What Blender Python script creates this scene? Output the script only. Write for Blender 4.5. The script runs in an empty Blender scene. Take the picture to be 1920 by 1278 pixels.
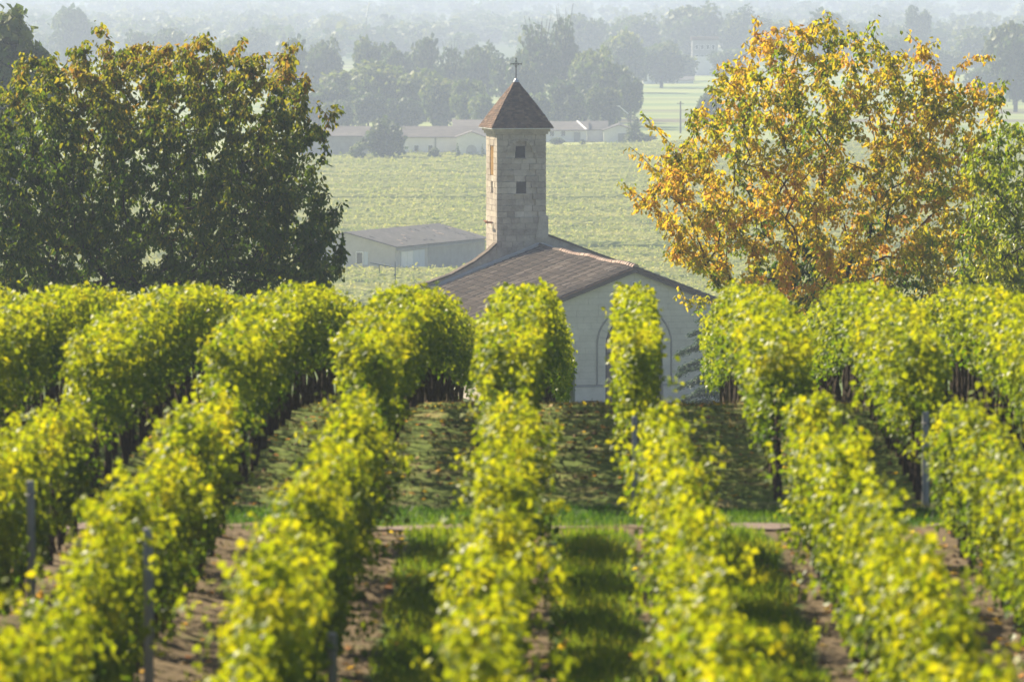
import bpy, math, random
import numpy as np
from mathutils import Vector, Matrix, Euler

random.seed(11)
RNG = np.random.default_rng(11)
R = math.radians
scene = bpy.context.scene
COL = scene.collection

# ------------------------------------------------------------------ camera, sky, sun, exposure
FPX = 10667.0                                  # focal length in pixels of the 1920 px wide photograph
CAM_E = Euler((R(90 - 3.706), 0, R(0.44)), 'XYZ')
cd = bpy.data.cameras.new('camera')
cam = bpy.data.objects.new('camera', cd)
COL.objects.link(cam)
scene.camera = cam
cam.location = (0, 0, 0)
cam.rotation_euler = CAM_E
cd.sensor_width = 36.0
cd.lens = 200.0
cd.clip_start = 1.0
cd.clip_end = 9000.0
cd.dof.use_dof = True
cd.dof.focus_distance = 185.0
cd.dof.aperture_fstop = 3.9

SUN_EL, SUN_AZ = 37.5, 44.0                    # azimuth: degrees beyond due left (-X towards +Y)
SDIR = Vector((-math.cos(R(SUN_EL)) * math.cos(R(SUN_AZ)), math.cos(R(SUN_EL)) * math.sin(R(SUN_AZ)), math.sin(R(SUN_EL))))
world = bpy.data.worlds.new('World')
scene.world = world
world.use_nodes = True
wn = world.node_tree.nodes
wl = world.node_tree.links
wn.clear()
sky = wn.new('ShaderNodeTexSky')
sky.sky_type = 'NISHITA'
sky.sun_disc = False
sky.sun_elevation = R(SUN_EL)
sky.sun_rotation = math.atan2(SDIR.x, SDIR.y)
sky.dust_density = 1.5
bg = wn.new('ShaderNodeBackground')
bg.inputs['Strength'].default_value = 0.060
wo = wn.new('ShaderNodeOutputWorld')
wl.new(sky.outputs[0], bg.inputs[0])
wl.new(bg.outputs[0], wo.inputs[0])

sl = bpy.data.lights.new('sun', 'SUN')
sl.energy = 5.0
sl.angle = R(0.5)
sl.color = (1.0, 0.88, 0.64)
so = bpy.data.objects.new('sun', sl)
COL.objects.link(so)
so.rotation_euler = SDIR.to_track_quat('Z', 'Y').to_euler()
so.location = (-50, 40, 60)

scene.view_settings.view_transform = 'Standard'
scene.view_settings.look = 'None'
scene.view_settings.gamma = 1.0
scene.view_settings.use_curve_mapping = False
scene.view_settings.exposure = 1.36
scene.cycles.use_denoising = True
scene.cycles.max_bounces = 8
scene.cycles.transmission_bounces = 6
scene.cycles.diffuse_bounces = 4
scene.cycles.volume_bounces = 1
scene.cycles.caustics_reflective = False
scene.cycles.caustics_refractive = False

HAZE_DENSITY = 0.00035

# ------------------------------------------------------------------ helpers
CAM_M = CAM_E.to_matrix()
def P(px, py, Y):
    """World point at depth Y that the photograph shows at pixel (px, py) of 1920x1278."""
    d = CAM_M @ Vector(((px - 960) / FPX, (639 - py) / FPX, -1.0))
    return d * (Y / d.y)

def tag(o, label=None, cat=None, group=None, kind=None):
    if label: o['label'] = label
    if cat: o['category'] = cat
    if group: o['group'] = group
    if kind: o['kind'] = kind
    return o

def thing(name, label, cat, loc=(0, 0, 0), rz=0.0, group=None):
    o = bpy.data.objects.new(name, None)
    COL.objects.link(o)
    o.empty_display_size = 0.2
    o.location = loc
    o.rotation_euler = (0, 0, rz)
    return tag(o, label, cat, group)

def link(name, me, mat=None, parent=None, loc=None, rot=None, scale=None):
    o = bpy.data.objects.new(name, me)
    COL.objects.link(o)
    if mat is not None and len(me.materials) == 0:
        me.materials.append(mat)
    if parent is not None: o.parent = parent
    if loc is not None: o.location = loc
    if rot is not None: o.rotation_euler = rot
    if scale is not None: o.scale = scale
    return o

class MB:
    """A bag of vertices and faces that becomes one mesh."""
    def __init__(self):
        self.v = []; self.f = []; self.t = []
    def add(self, vs, fs, tint=0.5):
        n = len(self.v)
        self.v += [tuple(p) for p in vs]
        self.t += [tint] * len(vs)
        self.f += [tuple(i + n for i in f) for f in fs]
    def box(self, x0, x1, y0, y1, z0, z1, tint=0.5):
        self.add([(x0, y0, z0), (x1, y0, z0), (x1, y1, z0), (x0, y1, z0), (x0, y0, z1), (x1, y0, z1), (x1, y1, z1), (x0, y1, z1)],
                 [(0, 3, 2, 1), (4, 5, 6, 7), (0, 1, 5, 4), (1, 2, 6, 5), (2, 3, 7, 6), (3, 0, 4, 7)], tint)
    def hexa(self, a, b, tint=0.5):
        """two quads a (front) and b (back), corresponding corners"""
        self.add(list(a) + list(b), [(0, 1, 2, 3), (7, 6, 5, 4), (0, 4, 5, 1), (1, 5, 6, 2), (2, 6, 7, 3), (3, 7, 4, 0)], tint)
    def tube(self, pts, radii, n=6, cap=True, tint=0.5):
        pts = [Vector(p) for p in pts]
        rings = []
        vs = []
        for i, p in enumerate(pts):
            d = (pts[min(i + 1, len(pts) - 1)] - pts[max(i - 1, 0)])
            if d.length < 1e-9: d = Vector((0, 0, 1))
            d.normalize()
            a = d.cross(Vector((0.31, 0.95, 0.05)))
            if a.length < 1e-3: a = d.cross(Vector((1, 0, 0)))
            a.normalize(); b = d.cross(a)
            for k in range(n):
                t = 2 * math.pi * k / n
                vs.append(p + (a * math.cos(t) + b * math.sin(t)) * radii[i])
        fs = []
        for i in range(len(pts) - 1):
            for k in range(n):
                k2 = (k + 1) % n
                fs.append((i * n + k, i * n + k2, (i + 1) * n + k2, (i + 1) * n + k))
        if cap:
            fs.append(tuple(range(n - 1, -1, -1)))
            fs.append(tuple((len(pts) - 1) * n + k for k in range(n)))
        self.add(vs, fs, tint)
    def extrude_poly(self, poly, y0, y1, tint=0.5):
        """poly in (x, z), counter-clockwise seen from -y; extruded from y0 (front) to y1"""
        n = len(poly)
        vs = [(x, y0, z) for x, z in poly] + [(x, y1, z) for x, z in poly]
        fs = [tuple(range(n)), tuple(range(2 * n - 1, n - 1, -1))]
        for i in range(n):
            j = (i + 1) % n
            fs.append((i, n + i, n + j, j))
        self.add(vs, fs, tint)
    def mesh(self, name):
        me = bpy.data.meshes.new(name)
        me.from_pydata(self.v, [], self.f)
        at = me.attributes.new('tint', 'FLOAT', 'POINT')
        at.data.foreach_set('value', self.t)
        me.update()
        return me
    def build(self, name, mat, parent=None, **k):
        return link(name, self.mesh(name), mat, parent, **k)

def big_mesh(name, verts, loops, starts, tint=None, smooth=False):
    me = bpy.data.meshes.new(name)
    me.vertices.add(len(verts))
    me.vertices.foreach_set('co', np.ascontiguousarray(verts, dtype=np.float32).ravel())
    me.loops.add(len(loops))
    me.loops.foreach_set('vertex_index', np.ascontiguousarray(loops, dtype=np.int32))
    me.polygons.add(len(starts))
    me.polygons.foreach_set('loop_start', np.ascontiguousarray(starts, dtype=np.int32))
    me.polygons.foreach_set('use_smooth', np.full(len(starts), smooth, dtype=bool))
    if tint is not None:
        at = me.attributes.new('tint', 'FLOAT', 'POINT')
        at.data.foreach_set('value', np.ascontiguousarray(tint, dtype=np.float32))
    me.update(calc_edges=True)
    return me

def norm(a):
    return a / np.maximum(np.linalg.norm(a, axis=-1, keepdims=True), 1e-9)

# leaf templates: x = width, y = along the leaf from its stalk, z = out of the leaf
GRAPE = (np.array([[0, 0, 0], [.42, .02, .10], [.52, .42, .12], [.26, .62, .02], [0, 1, -.12], [-.26, .62, .02], [-.52, .42, .12], [-.42, .02, .10]], float),
         [(0, 1, 2, 3, 4), (0, 4, 5, 6, 7)])
GRAPE_FAR = (np.array([[0, 0, 0], [.50, .16, .10], [.40, .62, .06], [0, 1, -.10], [-.40, .62, .06], [-.50, .16, .10]], float),
             [(0, 1, 2, 3), (0, 3, 4, 5)])
KITE = (np.array([[0, 0, .05], [.46, .45, .10], [0, 1, -.12], [-.46, .45, .10]], float), [(0, 1, 2, 3)])
CHERRY = (np.array([[0, 0, 0], [.24, .28, .07], [.20, .66, .04], [0, 1, -.10], [-.20, .66, .04], [-.24, .28, .07]], float),
          [(0, 1, 2, 3), (0, 3, 4, 5)])
CLUMP = (np.array([[-.5, 0, 0], [.45, .05, .1], [.55, .9, 0], [-.4, 1, .12]], float), [(0, 1, 2, 3)])
BLADE = (np.array([[-.5, 0, 0], [.5, 0, 0], [.1, 1, 6.0]], float), [(0, 1, 2)])

def leaves_mesh(name, tmpl, pos, axis, nrm, size, width, tint):
    T, F = tmpl
    k = len(T)
    N = len(pos)
    a = norm(axis)
    n = norm(nrm - (nrm * a).sum(1, keepdims=True) * a)
    b = np.cross(a, n)
    V = pos[:, None, :] + (T[None, :, 0, None] * (size * width)[:, None, None]) * b[:, None, :] \
        + (T[None, :, 1, None] * size[:, None, None]) * a[:, None, :] + (T[None, :, 2, None] * size[:, None, None]) * n[:, None, :]
    per = np.concatenate([np.array(f) for f in F])
    loops = (per[None, :] + (np.arange(N) * k)[:, None]).ravel()
    off = np.cumsum([0] + [len(f) for f in F[:-1]])
    starts = (off[None, :] + (np.arange(N) * len(per))[:, None]).ravel()
    return big_mesh(name, V.reshape(-1, 3), loops, starts, np.repeat(tint, k))

class Wobble:
    """smooth pseudo-noise, about -1..1, of points (N, d)"""
    def __init__(self, d, freq, n=9, seed=0):
        g = np.random.default_rng(seed)
        k = g.normal(size=(n, d))
        k = norm(k) * freq * g.uniform(.5, 1.7, size=(n, 1)) * 2 * math.pi
        self.k = k; self.p = g.uniform(0, 6.28, n); self.n = n
    def __call__(self, x):
        return np.sin(x @ self.k.T + self.p).sum(1) / math.sqrt(self.n) * 0.9

# ------------------------------------------------------------------ materials
class NT:
    def __init__(self, name):
        self.m = bpy.data.materials.new(name)
        self.m.use_nodes = True
        self.n = self.m.node_tree.nodes
        self.l = self.m.node_tree.links
        self.n.clear()
        self.out = self.n.new('ShaderNodeOutputMaterial')
    def new(self, t, **kw):
        nd = self.n.new(t)
        for k, v in kw.items():
            if k in nd.inputs: nd.inputs[k].default_value = v
            else: setattr(nd, k, v)
        return nd
    def ln(self, a, b): self.l.new(a, b)
    def ramp(self, stops, fac=None, interp='LINEAR'):
        r = self.n.new('ShaderNodeValToRGB')
        r.color_ramp.interpolation = interp
        e = r.color_ramp.elements
        while len(e) > 1: e.remove(e[-1])
        e[0].position = stops[0][0]; e[0].color = (*stops[0][1], 1)
        for p, c in stops[1:]:
            x = e.new(p); x.color = (*c, 1)
        if fac is not None: self.ln(fac, r.inputs[0])
        return r.outputs[0]
    def noise(self, scale, detail=4, rough=.6, vec=None, out='Fac'):
        x = self.n.new('ShaderNodeTexNoise')
        x.inputs['Scale'].default_value = scale
        x.inputs['Detail'].default_value = detail
        x.inputs['Roughness'].default_value = rough
        if vec is not None: self.ln(vec, x.inputs['Vector'])
        return x.outputs[out]
    def mix(self, fac, a, b, blend='MIX'):
        x = self.n.new('ShaderNodeMix')
        x.data_type = 'RGBA'; x.blend_type = blend
        for sock, v in ((x.inputs[0], fac), (x.inputs[6], a), (x.inputs[7], b)):
            if isinstance(v, (int, float)): sock.default_value = v
            elif isinstance(v, tuple): sock.default_value = (*v, 1)
            else: self.ln(v, sock)
        return x.outputs[2]
    def math(self, op, a, b=0.0, c=0.0):
        x = self.n.new('ShaderNodeMath'); x.operation = op
        for i, v in enumerate((a, b, c)):
            if isinstance(v, (int, float)): x.inputs[i].default_value = v
            else: self.ln(v, x.inputs[i])
        return x.outputs[0]
    def smooth(self, val, lo, hi):
        x = self.n.new('ShaderNodeMapRange'); x.interpolation_type = 'SMOOTHSTEP'
        self.ln(val, x.inputs[0]); x.inputs[1].default_value = lo; x.inputs[2].default_value = hi
        return x.outputs[0]
    def pos(self):
        g = self.n.new('ShaderNodeNewGeometry'); return g.outputs['Position']
    def obj(self):
        g = self.n.new('ShaderNodeTexCoord'); return g.outputs['Object']
    def bsdf(self, color, rough=.8, spec=.3, bump=None, bstr=.3, bdist=.02, metal=0.0):
        b = self.n.new('ShaderNodeBsdfPrincipled')
        if isinstance(color, tuple): b.inputs['Base Color'].default_value = (*color, 1)
        else: self.ln(color, b.inputs['Base Color'])
        if isinstance(rough, (int, float)): b.inputs['Roughness'].default_value = rough
        else: self.ln(rough, b.inputs['Roughness'])
        b.inputs['Specular IOR Level'].default_value = spec
        b.inputs['Metallic'].default_value = metal
        if bump is not None:
            bu = self.n.new('ShaderNodeBump')
            bu.inputs['Strength'].default_value = bstr
            bu.inputs['Distance'].default_value = bdist
            self.ln(bump, bu.inputs['Height'])
            self.ln(bu.outputs[0], b.inputs['Normal'])
        return b
    def done(self, b):
        self.ln(b.outputs[0], self.out.inputs['Surface'])
        return self.m

def leaf_mat(name, stops, tstops, trans=.5, rough=.42, spec=.45):
    t = NT(name)
    at = t.new('ShaderNodeAttribute', attribute_name='tint')
    c = t.ramp(stops, at.outputs['Fac'])
    ct = t.ramp(tstops, at.outputs['Fac'])
    b = t.bsdf(c, rough, spec)
    tr = t.new('ShaderNodeBsdfTranslucent')
    t.ln(ct, tr.inputs[0])
    mx = t.new('ShaderNodeMixShader'); mx.inputs[0].default_value = trans
    t.ln(b.outputs[0], mx.inputs[1]); t.ln(tr.outputs[0], mx.inputs[2])
    t.ln(mx.outputs[0], t.out.inputs['Surface'])
    return t.m

M = {}
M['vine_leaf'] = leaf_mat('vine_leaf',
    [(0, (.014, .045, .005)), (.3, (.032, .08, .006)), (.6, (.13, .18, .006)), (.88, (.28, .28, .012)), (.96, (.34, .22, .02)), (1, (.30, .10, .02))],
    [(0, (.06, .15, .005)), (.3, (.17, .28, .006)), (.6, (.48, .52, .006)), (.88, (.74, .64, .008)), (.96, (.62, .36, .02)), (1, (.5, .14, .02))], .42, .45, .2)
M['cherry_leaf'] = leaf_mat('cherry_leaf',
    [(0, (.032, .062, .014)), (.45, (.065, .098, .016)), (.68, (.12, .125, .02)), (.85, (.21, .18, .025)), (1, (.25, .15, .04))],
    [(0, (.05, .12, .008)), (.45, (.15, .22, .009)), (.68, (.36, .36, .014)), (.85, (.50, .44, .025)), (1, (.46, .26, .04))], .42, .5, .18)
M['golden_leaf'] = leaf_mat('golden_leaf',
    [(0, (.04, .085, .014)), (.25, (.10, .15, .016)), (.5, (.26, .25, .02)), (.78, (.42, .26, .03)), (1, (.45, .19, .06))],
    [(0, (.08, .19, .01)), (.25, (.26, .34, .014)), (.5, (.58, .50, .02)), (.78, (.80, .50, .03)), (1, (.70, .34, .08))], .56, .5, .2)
M['fresh_leaf'] = leaf_mat('fresh_leaf',
    [(0, (.03, .06, .012)), (.5, (.12, .155, .015)), (1, (.24, .25, .02))],
    [(0, (.07, .17, .008)), (.5, (.28, .35, .010)), (1, (.55, .52, .02))], .5, .4, .45)
M['far_leaf'] = leaf_mat('far_leaf',
    [(0, (.035, .06, .022)), (.5, (.07, .10, .03)), (1, (.14, .155, .04))],
    [(0, (.03, .07, .012)), (.5, (.08, .14, .02)), (1, (.2, .22, .03))], .3, .6, .25)
M['pale_leaf'] = leaf_mat('pale_leaf',
    [(0, (.05, .085, .025)), (.5, (.10, .14, .035)), (1, (.19, .2, .05))],
    [(0, (.06, .11, .016)), (.5, (.15, .21, .03)), (1, (.3, .32, .05))], .35, .6, .25)
M['conifer'] = leaf_mat('conifer',
    [(0, (.03, .065, .05)), (.5, (.07, .12, .09)), (1, (.14, .2, .14))],
    [(0, (.03, .06, .03)), (.5, (.07, .12, .06)), (1, (.12, .18, .08))], .25, .6, .25)
M['grass'] = leaf_mat('grass',
    [(0, (.025, .06, .010)), (.5, (.12, .18, .012)), (1, (.26, .27, .03))],
    [(0, (.04, .12, .008)), (.5, (.24, .36, .010)), (1, (.55, .52, .03))], .5, .5, .3)
M['dry_grass'] = leaf_mat('dry_grass',
    [(0, (.05, .085, .018)), (.5, (.13, .12, .04)), (1, (.28, .22, .11))],
    [(0, (.08, .13, .02)), (.5, (.18, .16, .05)), (1, (.34, .27, .13))], .4, .7, .2)

def bark(name, c0, c1):
    t = NT(name)
    n = t.noise(14, 5, .65, t.pos())
    return t.done(t.bsdf(t.ramp([(.3, c0), (.7, c1)], n), .9, .2, n, .6, .02))
M['bark'] = bark('bark', (.022, .017, .014), (.07, .055, .045))
M['vine_bark'] = bark('vine_bark', (.02, .014, .010), (.075, .052, .035))
M['bark_warm'] = bark('bark_warm', (.035, .024, .017), (.11, .075, .055))

def post_mat():
    t = NT('weathered_post')
    p = t.new('ShaderNodeMapping'); p.inputs['Scale'].default_value = (30, 30, 2)
    t.ln(t.obj(), p.inputs[0])
    n = t.noise(1.5, 5, .6, p.outputs[0])
    return t.done(t.bsdf(t.ramp([(.3, (.16, .16, .165)), (.55, (.30, .295, .29)), (.8, (.42, .41, .39))], n), .85, .2, n, .5, .01))
M['post'] = post_mat()

def stone(name, dark, mid, pale, stain=.5, bump=.35, rnd=.55):
    t = NT(name)
    oi = t.new('ShaderNodeObjectInfo')
    n1 = t.noise(1.3, 6, .65, t.pos())
    n2 = t.noise(9, 5, .7, t.pos())
    f = t.math('ADD', t.math('MULTIPLY', oi.outputs['Random'], rnd), t.math('MULTIPLY', n2, 1 - rnd))
    c = t.ramp([(.2, dark), (.5, mid), (.8, pale)], f)
    s = t.ramp([(.38, (1, 1, 1)), (.68, (.55, .53, .52))], n1)
    c = t.mix(stain, c, s, 'MULTIPLY')
    return t.done(t.bsdf(c, .92, .15, n2, bump, .02))
M['tower_stone'] = stone('tower_stone', (.28, .235, .205), (.43, .37, .315), (.58, .51, .425), .8, rnd=.27)
M['facade_joint'] = stone('facade_joint', (.36, .33, .30), (.42, .39, .35), (.48, .45, .41), .3)
M['infill_stone'] = stone('infill_stone', (.38, .325, .28), (.53, .47, .41), (.66, .59, .51), .6, rnd=.24)
M['facade_stone'] = stone('facade_stone', (.60, .535, .465), (.65, .58, .51), (.69, .62, .55), .35, .15, .22)
M['mortar'] = stone('mortar', (.27, .26, .26), (.36, .35, .35), (.45, .44, .44), .3)
M['joint'] = stone('joint', (.26, .24, .22), (.32, .30, .275), (.38, .355, .33), .4)
M['render_wall'] = stone('render_wall', (.38, .37, .36), (.46, .45, .43), (.54, .53, .50), .35, .1, .1)
M['grey_wall'] = stone('grey_wall', (.22, .22, .22), (.30, .30, .29), (.38, .38, .36), .5, .1, .1)
M['white_wall'] = stone('white_wall', (.6, .6, .58), (.7, .69, .66), (.78, .77, .74), .2, .05, .1)

def tile_mat(name, stops, stain=.4):
    t = NT(name)
    at = t.new('ShaderNodeAttribute', attribute_name='tint')
    n1 = t.noise(.9, 5, .6, t.pos())
    n2 = t.noise(18, 3, .6, t.pos())
    f = t.math('ADD', t.math('MULTIPLY', at.outputs['Fac'], .75), t.math('MULTIPLY', n2, .25))
    c = t.ramp(stops, f)
    c = t.mix(stain, c, t.ramp([(.4, (1, 1, 1)), (.62, (.55, .55, .6))], n1), 'MULTIPLY')
    return t.done(t.bsdf(c, .9, .15, n2, .3, .01))
M['canal_tile'] = tile_mat('canal_tile', [(.1, (.045, .036, .034)), (.4, (.082, .064, .054)), (.65, (.12, .09, .07)), (.85, (.20, .165, .14)), (1, (.30, .26, .24))])
M['flat_tile'] = tile_mat('flat_tile', [(.1, (.07, .05, .042)), (.45, (.125, .08, .06)), (.7, (.17, .105, .075)), (1, (.24, .17, .13))], .5)
M['ridge_tile'] = tile_mat('ridge_tile', [(.1, (.28, .19, .15)), (.5, (.40, .29, .24)), (1, (.52, .42, .36))], .3)

def striped_roof(name, c0, c1, c2, axis_scale):
    t = NT(name)
    mp = t.new('ShaderNodeMapping'); mp.inputs['Scale'].default_value = axis_scale
    t.ln(t.obj(), mp.inputs[0])
    n = t.noise(1.0, 5, .65, mp.outputs[0])
    n2 = t.noise(.25, 4, .6, t.pos())
    c = t.ramp([(.3, c0), (.52, c1), (.75, c2)], n)
    c = t.mix(.5, c, t.ramp([(.4, (1, 1, 1)), (.65, (.65, .66, .7))], n2), 'MULTIPLY')
    return t.done(t.bsdf(c, .9, .15, n, .5, .05))
M['barn_roof'] = striped_roof('barn_roof', (.05, .05, .055), (.085, .08, .08), (.2, .185, .18), (.55, 4, 4))
M['far_roof'] = striped_roof('far_roof', (.085, .075, .072), (.125, .11, .105), (.18, .16, .15), (.8, 3, 3))

def plain(name, c, rough=.7, spec=.3, metal=0.0, var=.25, sc=6):
    t = NT(name)
    n = t.noise(sc, 4, .6, t.pos())
    col = t.mix(n, tuple(x * (1 - var) for x in c), tuple(min(1, x * (1 + var)) for x in c))
    return t.done(t.bsdf(col, rough, spec, n, .1, .01, metal))
M['ochre_wood'] = plain('ochre_wood', (.42, .24, .07), .7, .3, 0, .3, 20)
M['dark_void'] = plain('dark_shutter', (.028, .024, .022), .8)
M['iron'] = plain('iron', (.05, .05, .055), .55, .4, .6)
M['rust'] = plain('rusty_iron', (.22, .09, .04), .8)
M['zinc'] = plain('zinc_cap', (.5, .5, .52), .4, .5, .4)
M['door_wood'] = plain('door_wood', (.13, .085, .07), .6, .3, 0, .3, 12)
M['door_frame'] = plain('door_frame', (.06, .05, .055), .6)
M['tympanum'] = plain('door_tympanum', (.40, .31, .27), .7)
M['glass'] = plain('dark_glass', (.05, .055, .06), .12, .6, 0, .1)
M['white_paint'] = plain('white_paint', (.75, .75, .76), .5)
M['blue_door'] = plain('pale_blue_door', (.50, .55, .62), .6, .3, 0, .08)
M['pole_wood'] = plain('pole_wood', (.09, .075, .065), .85)
M['alu'] = plain('aluminium', (.25, .26, .29), .4, .5, .7)
M['soil_clod'] = plain('soil_clod', (.13, .085, .055), .95, .1, 0, .5, 8)

# ------------------------------------------------------------------ terrain
PY = np.array([-80, 0, 20, 46, 58.6, 62, 70, 75, 80, 86, 92, 110, 180, 235, 250, 288, 310, 450, 540, 1100, 2050, 3000, 4500, 6600], float)
PZ = np.array([-4.6, -5.5, -5.65, -5.75, -5.75, -5.72, -5.62, -5.70, -6.08, -6.62, -7.2, -8.95, -15, -19.4, -20.0, -20.2, -21.8, -29.6, -31.6, -31.6, -31.6, -31.0, -22, 4], float)
_yy = np.arange(-80, 6600.5, 1.0)
_zz = np.interp(_yy, PY, PZ)
_sm = np.convolve(np.pad(_zz, 3, mode='edge'), np.array([.05, .1, .2, .3, .2, .1, .05]), mode='valid')
def gz(y):
    return np.interp(y, _yy, _sm)
def gzs(y):
    return float(gz(y))

w_g1, w_g2 = Wobble(2, .35, 12, 3), Wobble(2, 1.3, 14, 4)
def ground_xy(X, Y):
    """height of the ground sheet at arrays X, Y"""
    p = np.stack([X, Y], 1)
    near = np.clip((130 - Y) / 25, 0, 1)
    return gz(Y) + near * (.025 * w_g1(p) + .018 * w_g2(p))

def ground_material():
    t = NT('ground')
    pos = t.pos()
    sx = t.new('ShaderNodeSeparateXYZ'); t.ln(pos, sx.inputs[0])
    X, Y = sx.outputs[0], sx.outputs[1]
    nf = t.noise(9, 6, .7, pos)
    nm = t.noise(1.6, 5, .65, pos)
    nl = t.noise(.02, 4, .6, pos)
    soil = t.ramp([(.25, (.07, .05, .033)), (.5, (.125, .092, .056)), (.75, (.20, .15, .09))], nf)
    straw = t.ramp([(.25, (.15, .12, .055)), (.5, (.25, .205, .09)), (.78, (.38, .32, .15))], nf)
    weeds = t.ramp([(.3, (.05, .08, .016)), (.7, (.14, .18, .035))], nf)
    green = t.ramp([(.3, (.03, .065, .012)), (.7, (.07, .12, .018))], nf)
    upper = t.mix(t.smooth(nm, .28, .52), straw, weeds)
    low = t.mix(t.smooth(nm, .55, .75), soil, weeds)
    c = t.mix(t.smooth(Y, 60.6, 61.6), low, upper)
    wob = t.math('MULTIPLY_ADD', t.noise(1.3, 3, .5, pos), .5, -.25)
    # mown grass strips in three alleys of the lower block
    for x0 in STRIPS:
        d = t.math('ABSOLUTE', t.math('SUBTRACT', t.math('ADD', X, t.math('MULTIPLY', wob, .5)), x0))
        k = t.math('MULTIPLY', t.smooth(d, .46, .34), t.smooth(Y, 58.3, 58.0))
        c = t.mix(k, c, green)
    # grass verge beyond the track
    yv = t.math('ADD', Y, wob)
    k = t.math('MULTIPLY', t.smooth(yv, 58.85, 59.0), t.smooth(yv, 61.3, 60.7))
    c = t.mix(k, c, green)
    meadow = t.ramp([(.3, (.05, .085, .022)), (.7, (.12, .15, .04))], t.noise(.5, 6, .7, pos))
    c = t.mix(t.smooth(Y, 96, 112), c, meadow)
    field = t.ramp([(.3, (.20, .23, .07)), (.7, (.32, .33, .12))], t.noise(.35, 6, .75, pos))
    band = t.ramp([(.42, (1, 1, 1)), (.6, (.6, .66, .62))], nl)
    field = t.mix(.6, field, band, 'MULTIPLY')
    c = t.mix(t.smooth(Y, 440, 520), c, field)
    # strips of different fields beyond, running across the valley
    mp = t.new('ShaderNodeMapping'); mp.inputs['Scale'].default_value = (.004, .022, 1)
    mp.inputs['Rotation'].default_value = (0, 0, .35)
    t.ln(pos, mp.inputs[0])
    strip = t.ramp([(.36, (.11, .10, .06)), (.45, (.16, .20, .07)), (.55, (.22, .25, .09)), (.66, (.12, .17, .06))], t.noise(1, 2, .4, mp.outputs[0]))
    c = t.mix(t.smooth(Y, 1050, 1100), c, strip)
    c = t.mix(t.smooth(Y, 1900, 2100), c, (.05, .075, .03))
    return t.done(t.bsdf(c, .95, .1, nf, .6, .03))

STRIPS = (-1.12, .38, 1.82)
def build_ground():
    ys = np.concatenate([np.arange(-80, 28, 9), np.arange(28, 44, .5), np.arange(44, 90, .14), np.arange(90, 130, 1.0), np.arange(130, 560, 12), np.arange(560, 2000, 60), np.arange(2000, 6601, 100)])
    xs = np.concatenate([np.array([-800, -400, -250, -150, -90, -50, -30, -18]), np.arange(-10, 10.01, .2), np.array([18, 30, 50, 90, 150, 250, 400, 800])])
    nx, ny = len(xs), len(ys)
    XX, YY = np.meshgrid(xs, ys)
    Z = ground_xy(XX.ravel(), YY.ravel())
    V = np.stack([XX.ravel(), YY.ravel(), Z], 1)
    i = np.arange(nx * ny).reshape(ny, nx)
    Q = np.stack([i[:-1, :-1], i[:-1, 1:], i[1:, 1:], i[1:, :-1]], -1).reshape(-1, 4)
    me = big_mesh('ground', V, Q.ravel(), np.arange(len(Q)) * 4, smooth=True)
    o = link('ground', me, ground_material())
    tag(o, 'sloping ground of the vineyard hill and the flat valley below', None, None, 'structure')
build_ground()

def build_track():
    t = NT('track_gravel')
    n = t.noise(22, 5, .7, t.pos())
    m = t.done(t.bsdf(t.ramp([(.3, (.13, .095, .08)), (.7, (.27, .215, .19))], n), .95, .1, n, .6, .02))
    xs = np.arange(-16, 16.01, .25)
    wob = Wobble(1, .3, 6, 8)
    y0 = 58.45 + .14 * wob(xs[:, None]); y1 = 58.75 + .14 * wob(xs[:, None] + 40)
    rows = [y0, y0 * .67 + y1 * .33, y0 * .33 + y1 * .67, y1]
    V = np.concatenate([np.stack([xs, r, ground_xy(xs, r) + .022], 1) for r in rows])
    n_ = len(xs)
    Q = np.array([(r * n_ + i, r * n_ + i + 1, (r + 1) * n_ + i + 1, (r + 1) * n_ + i) for r in range(3) for i in range(n_ - 1)])
    o = link('path', big_mesh('path', V, Q.ravel(), np.arange(len(Q)) * 4, smooth=True), m)
    tag(o, 'narrow pale gravel path crossing between the two vineyard blocks', None, None, 'structure')
build_track()

# ------------------------------------------------------------------ haze (one closed box of even density round everything)
def build_haze():
    b = MB()
    b.box(-820, 820, -95, 6620, -33.5, 22)
    t = NT('haze_air')
    pv = t.new('ShaderNodeVolumePrincipled')
    pv.inputs['Color'].default_value = (.54, .63, .87, 1)
    pv.inputs['Density'].default_value = HAZE_DENSITY
    pv.inputs['Anisotropy'].default_value = .25
    t.ln(pv.outputs[0], t.out.inputs['Volume'])
    o = b.build('haze', t.m)
    tag(o, 'pale morning haze filling the valley air', None, None, 'stuff')
build_haze()

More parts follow.
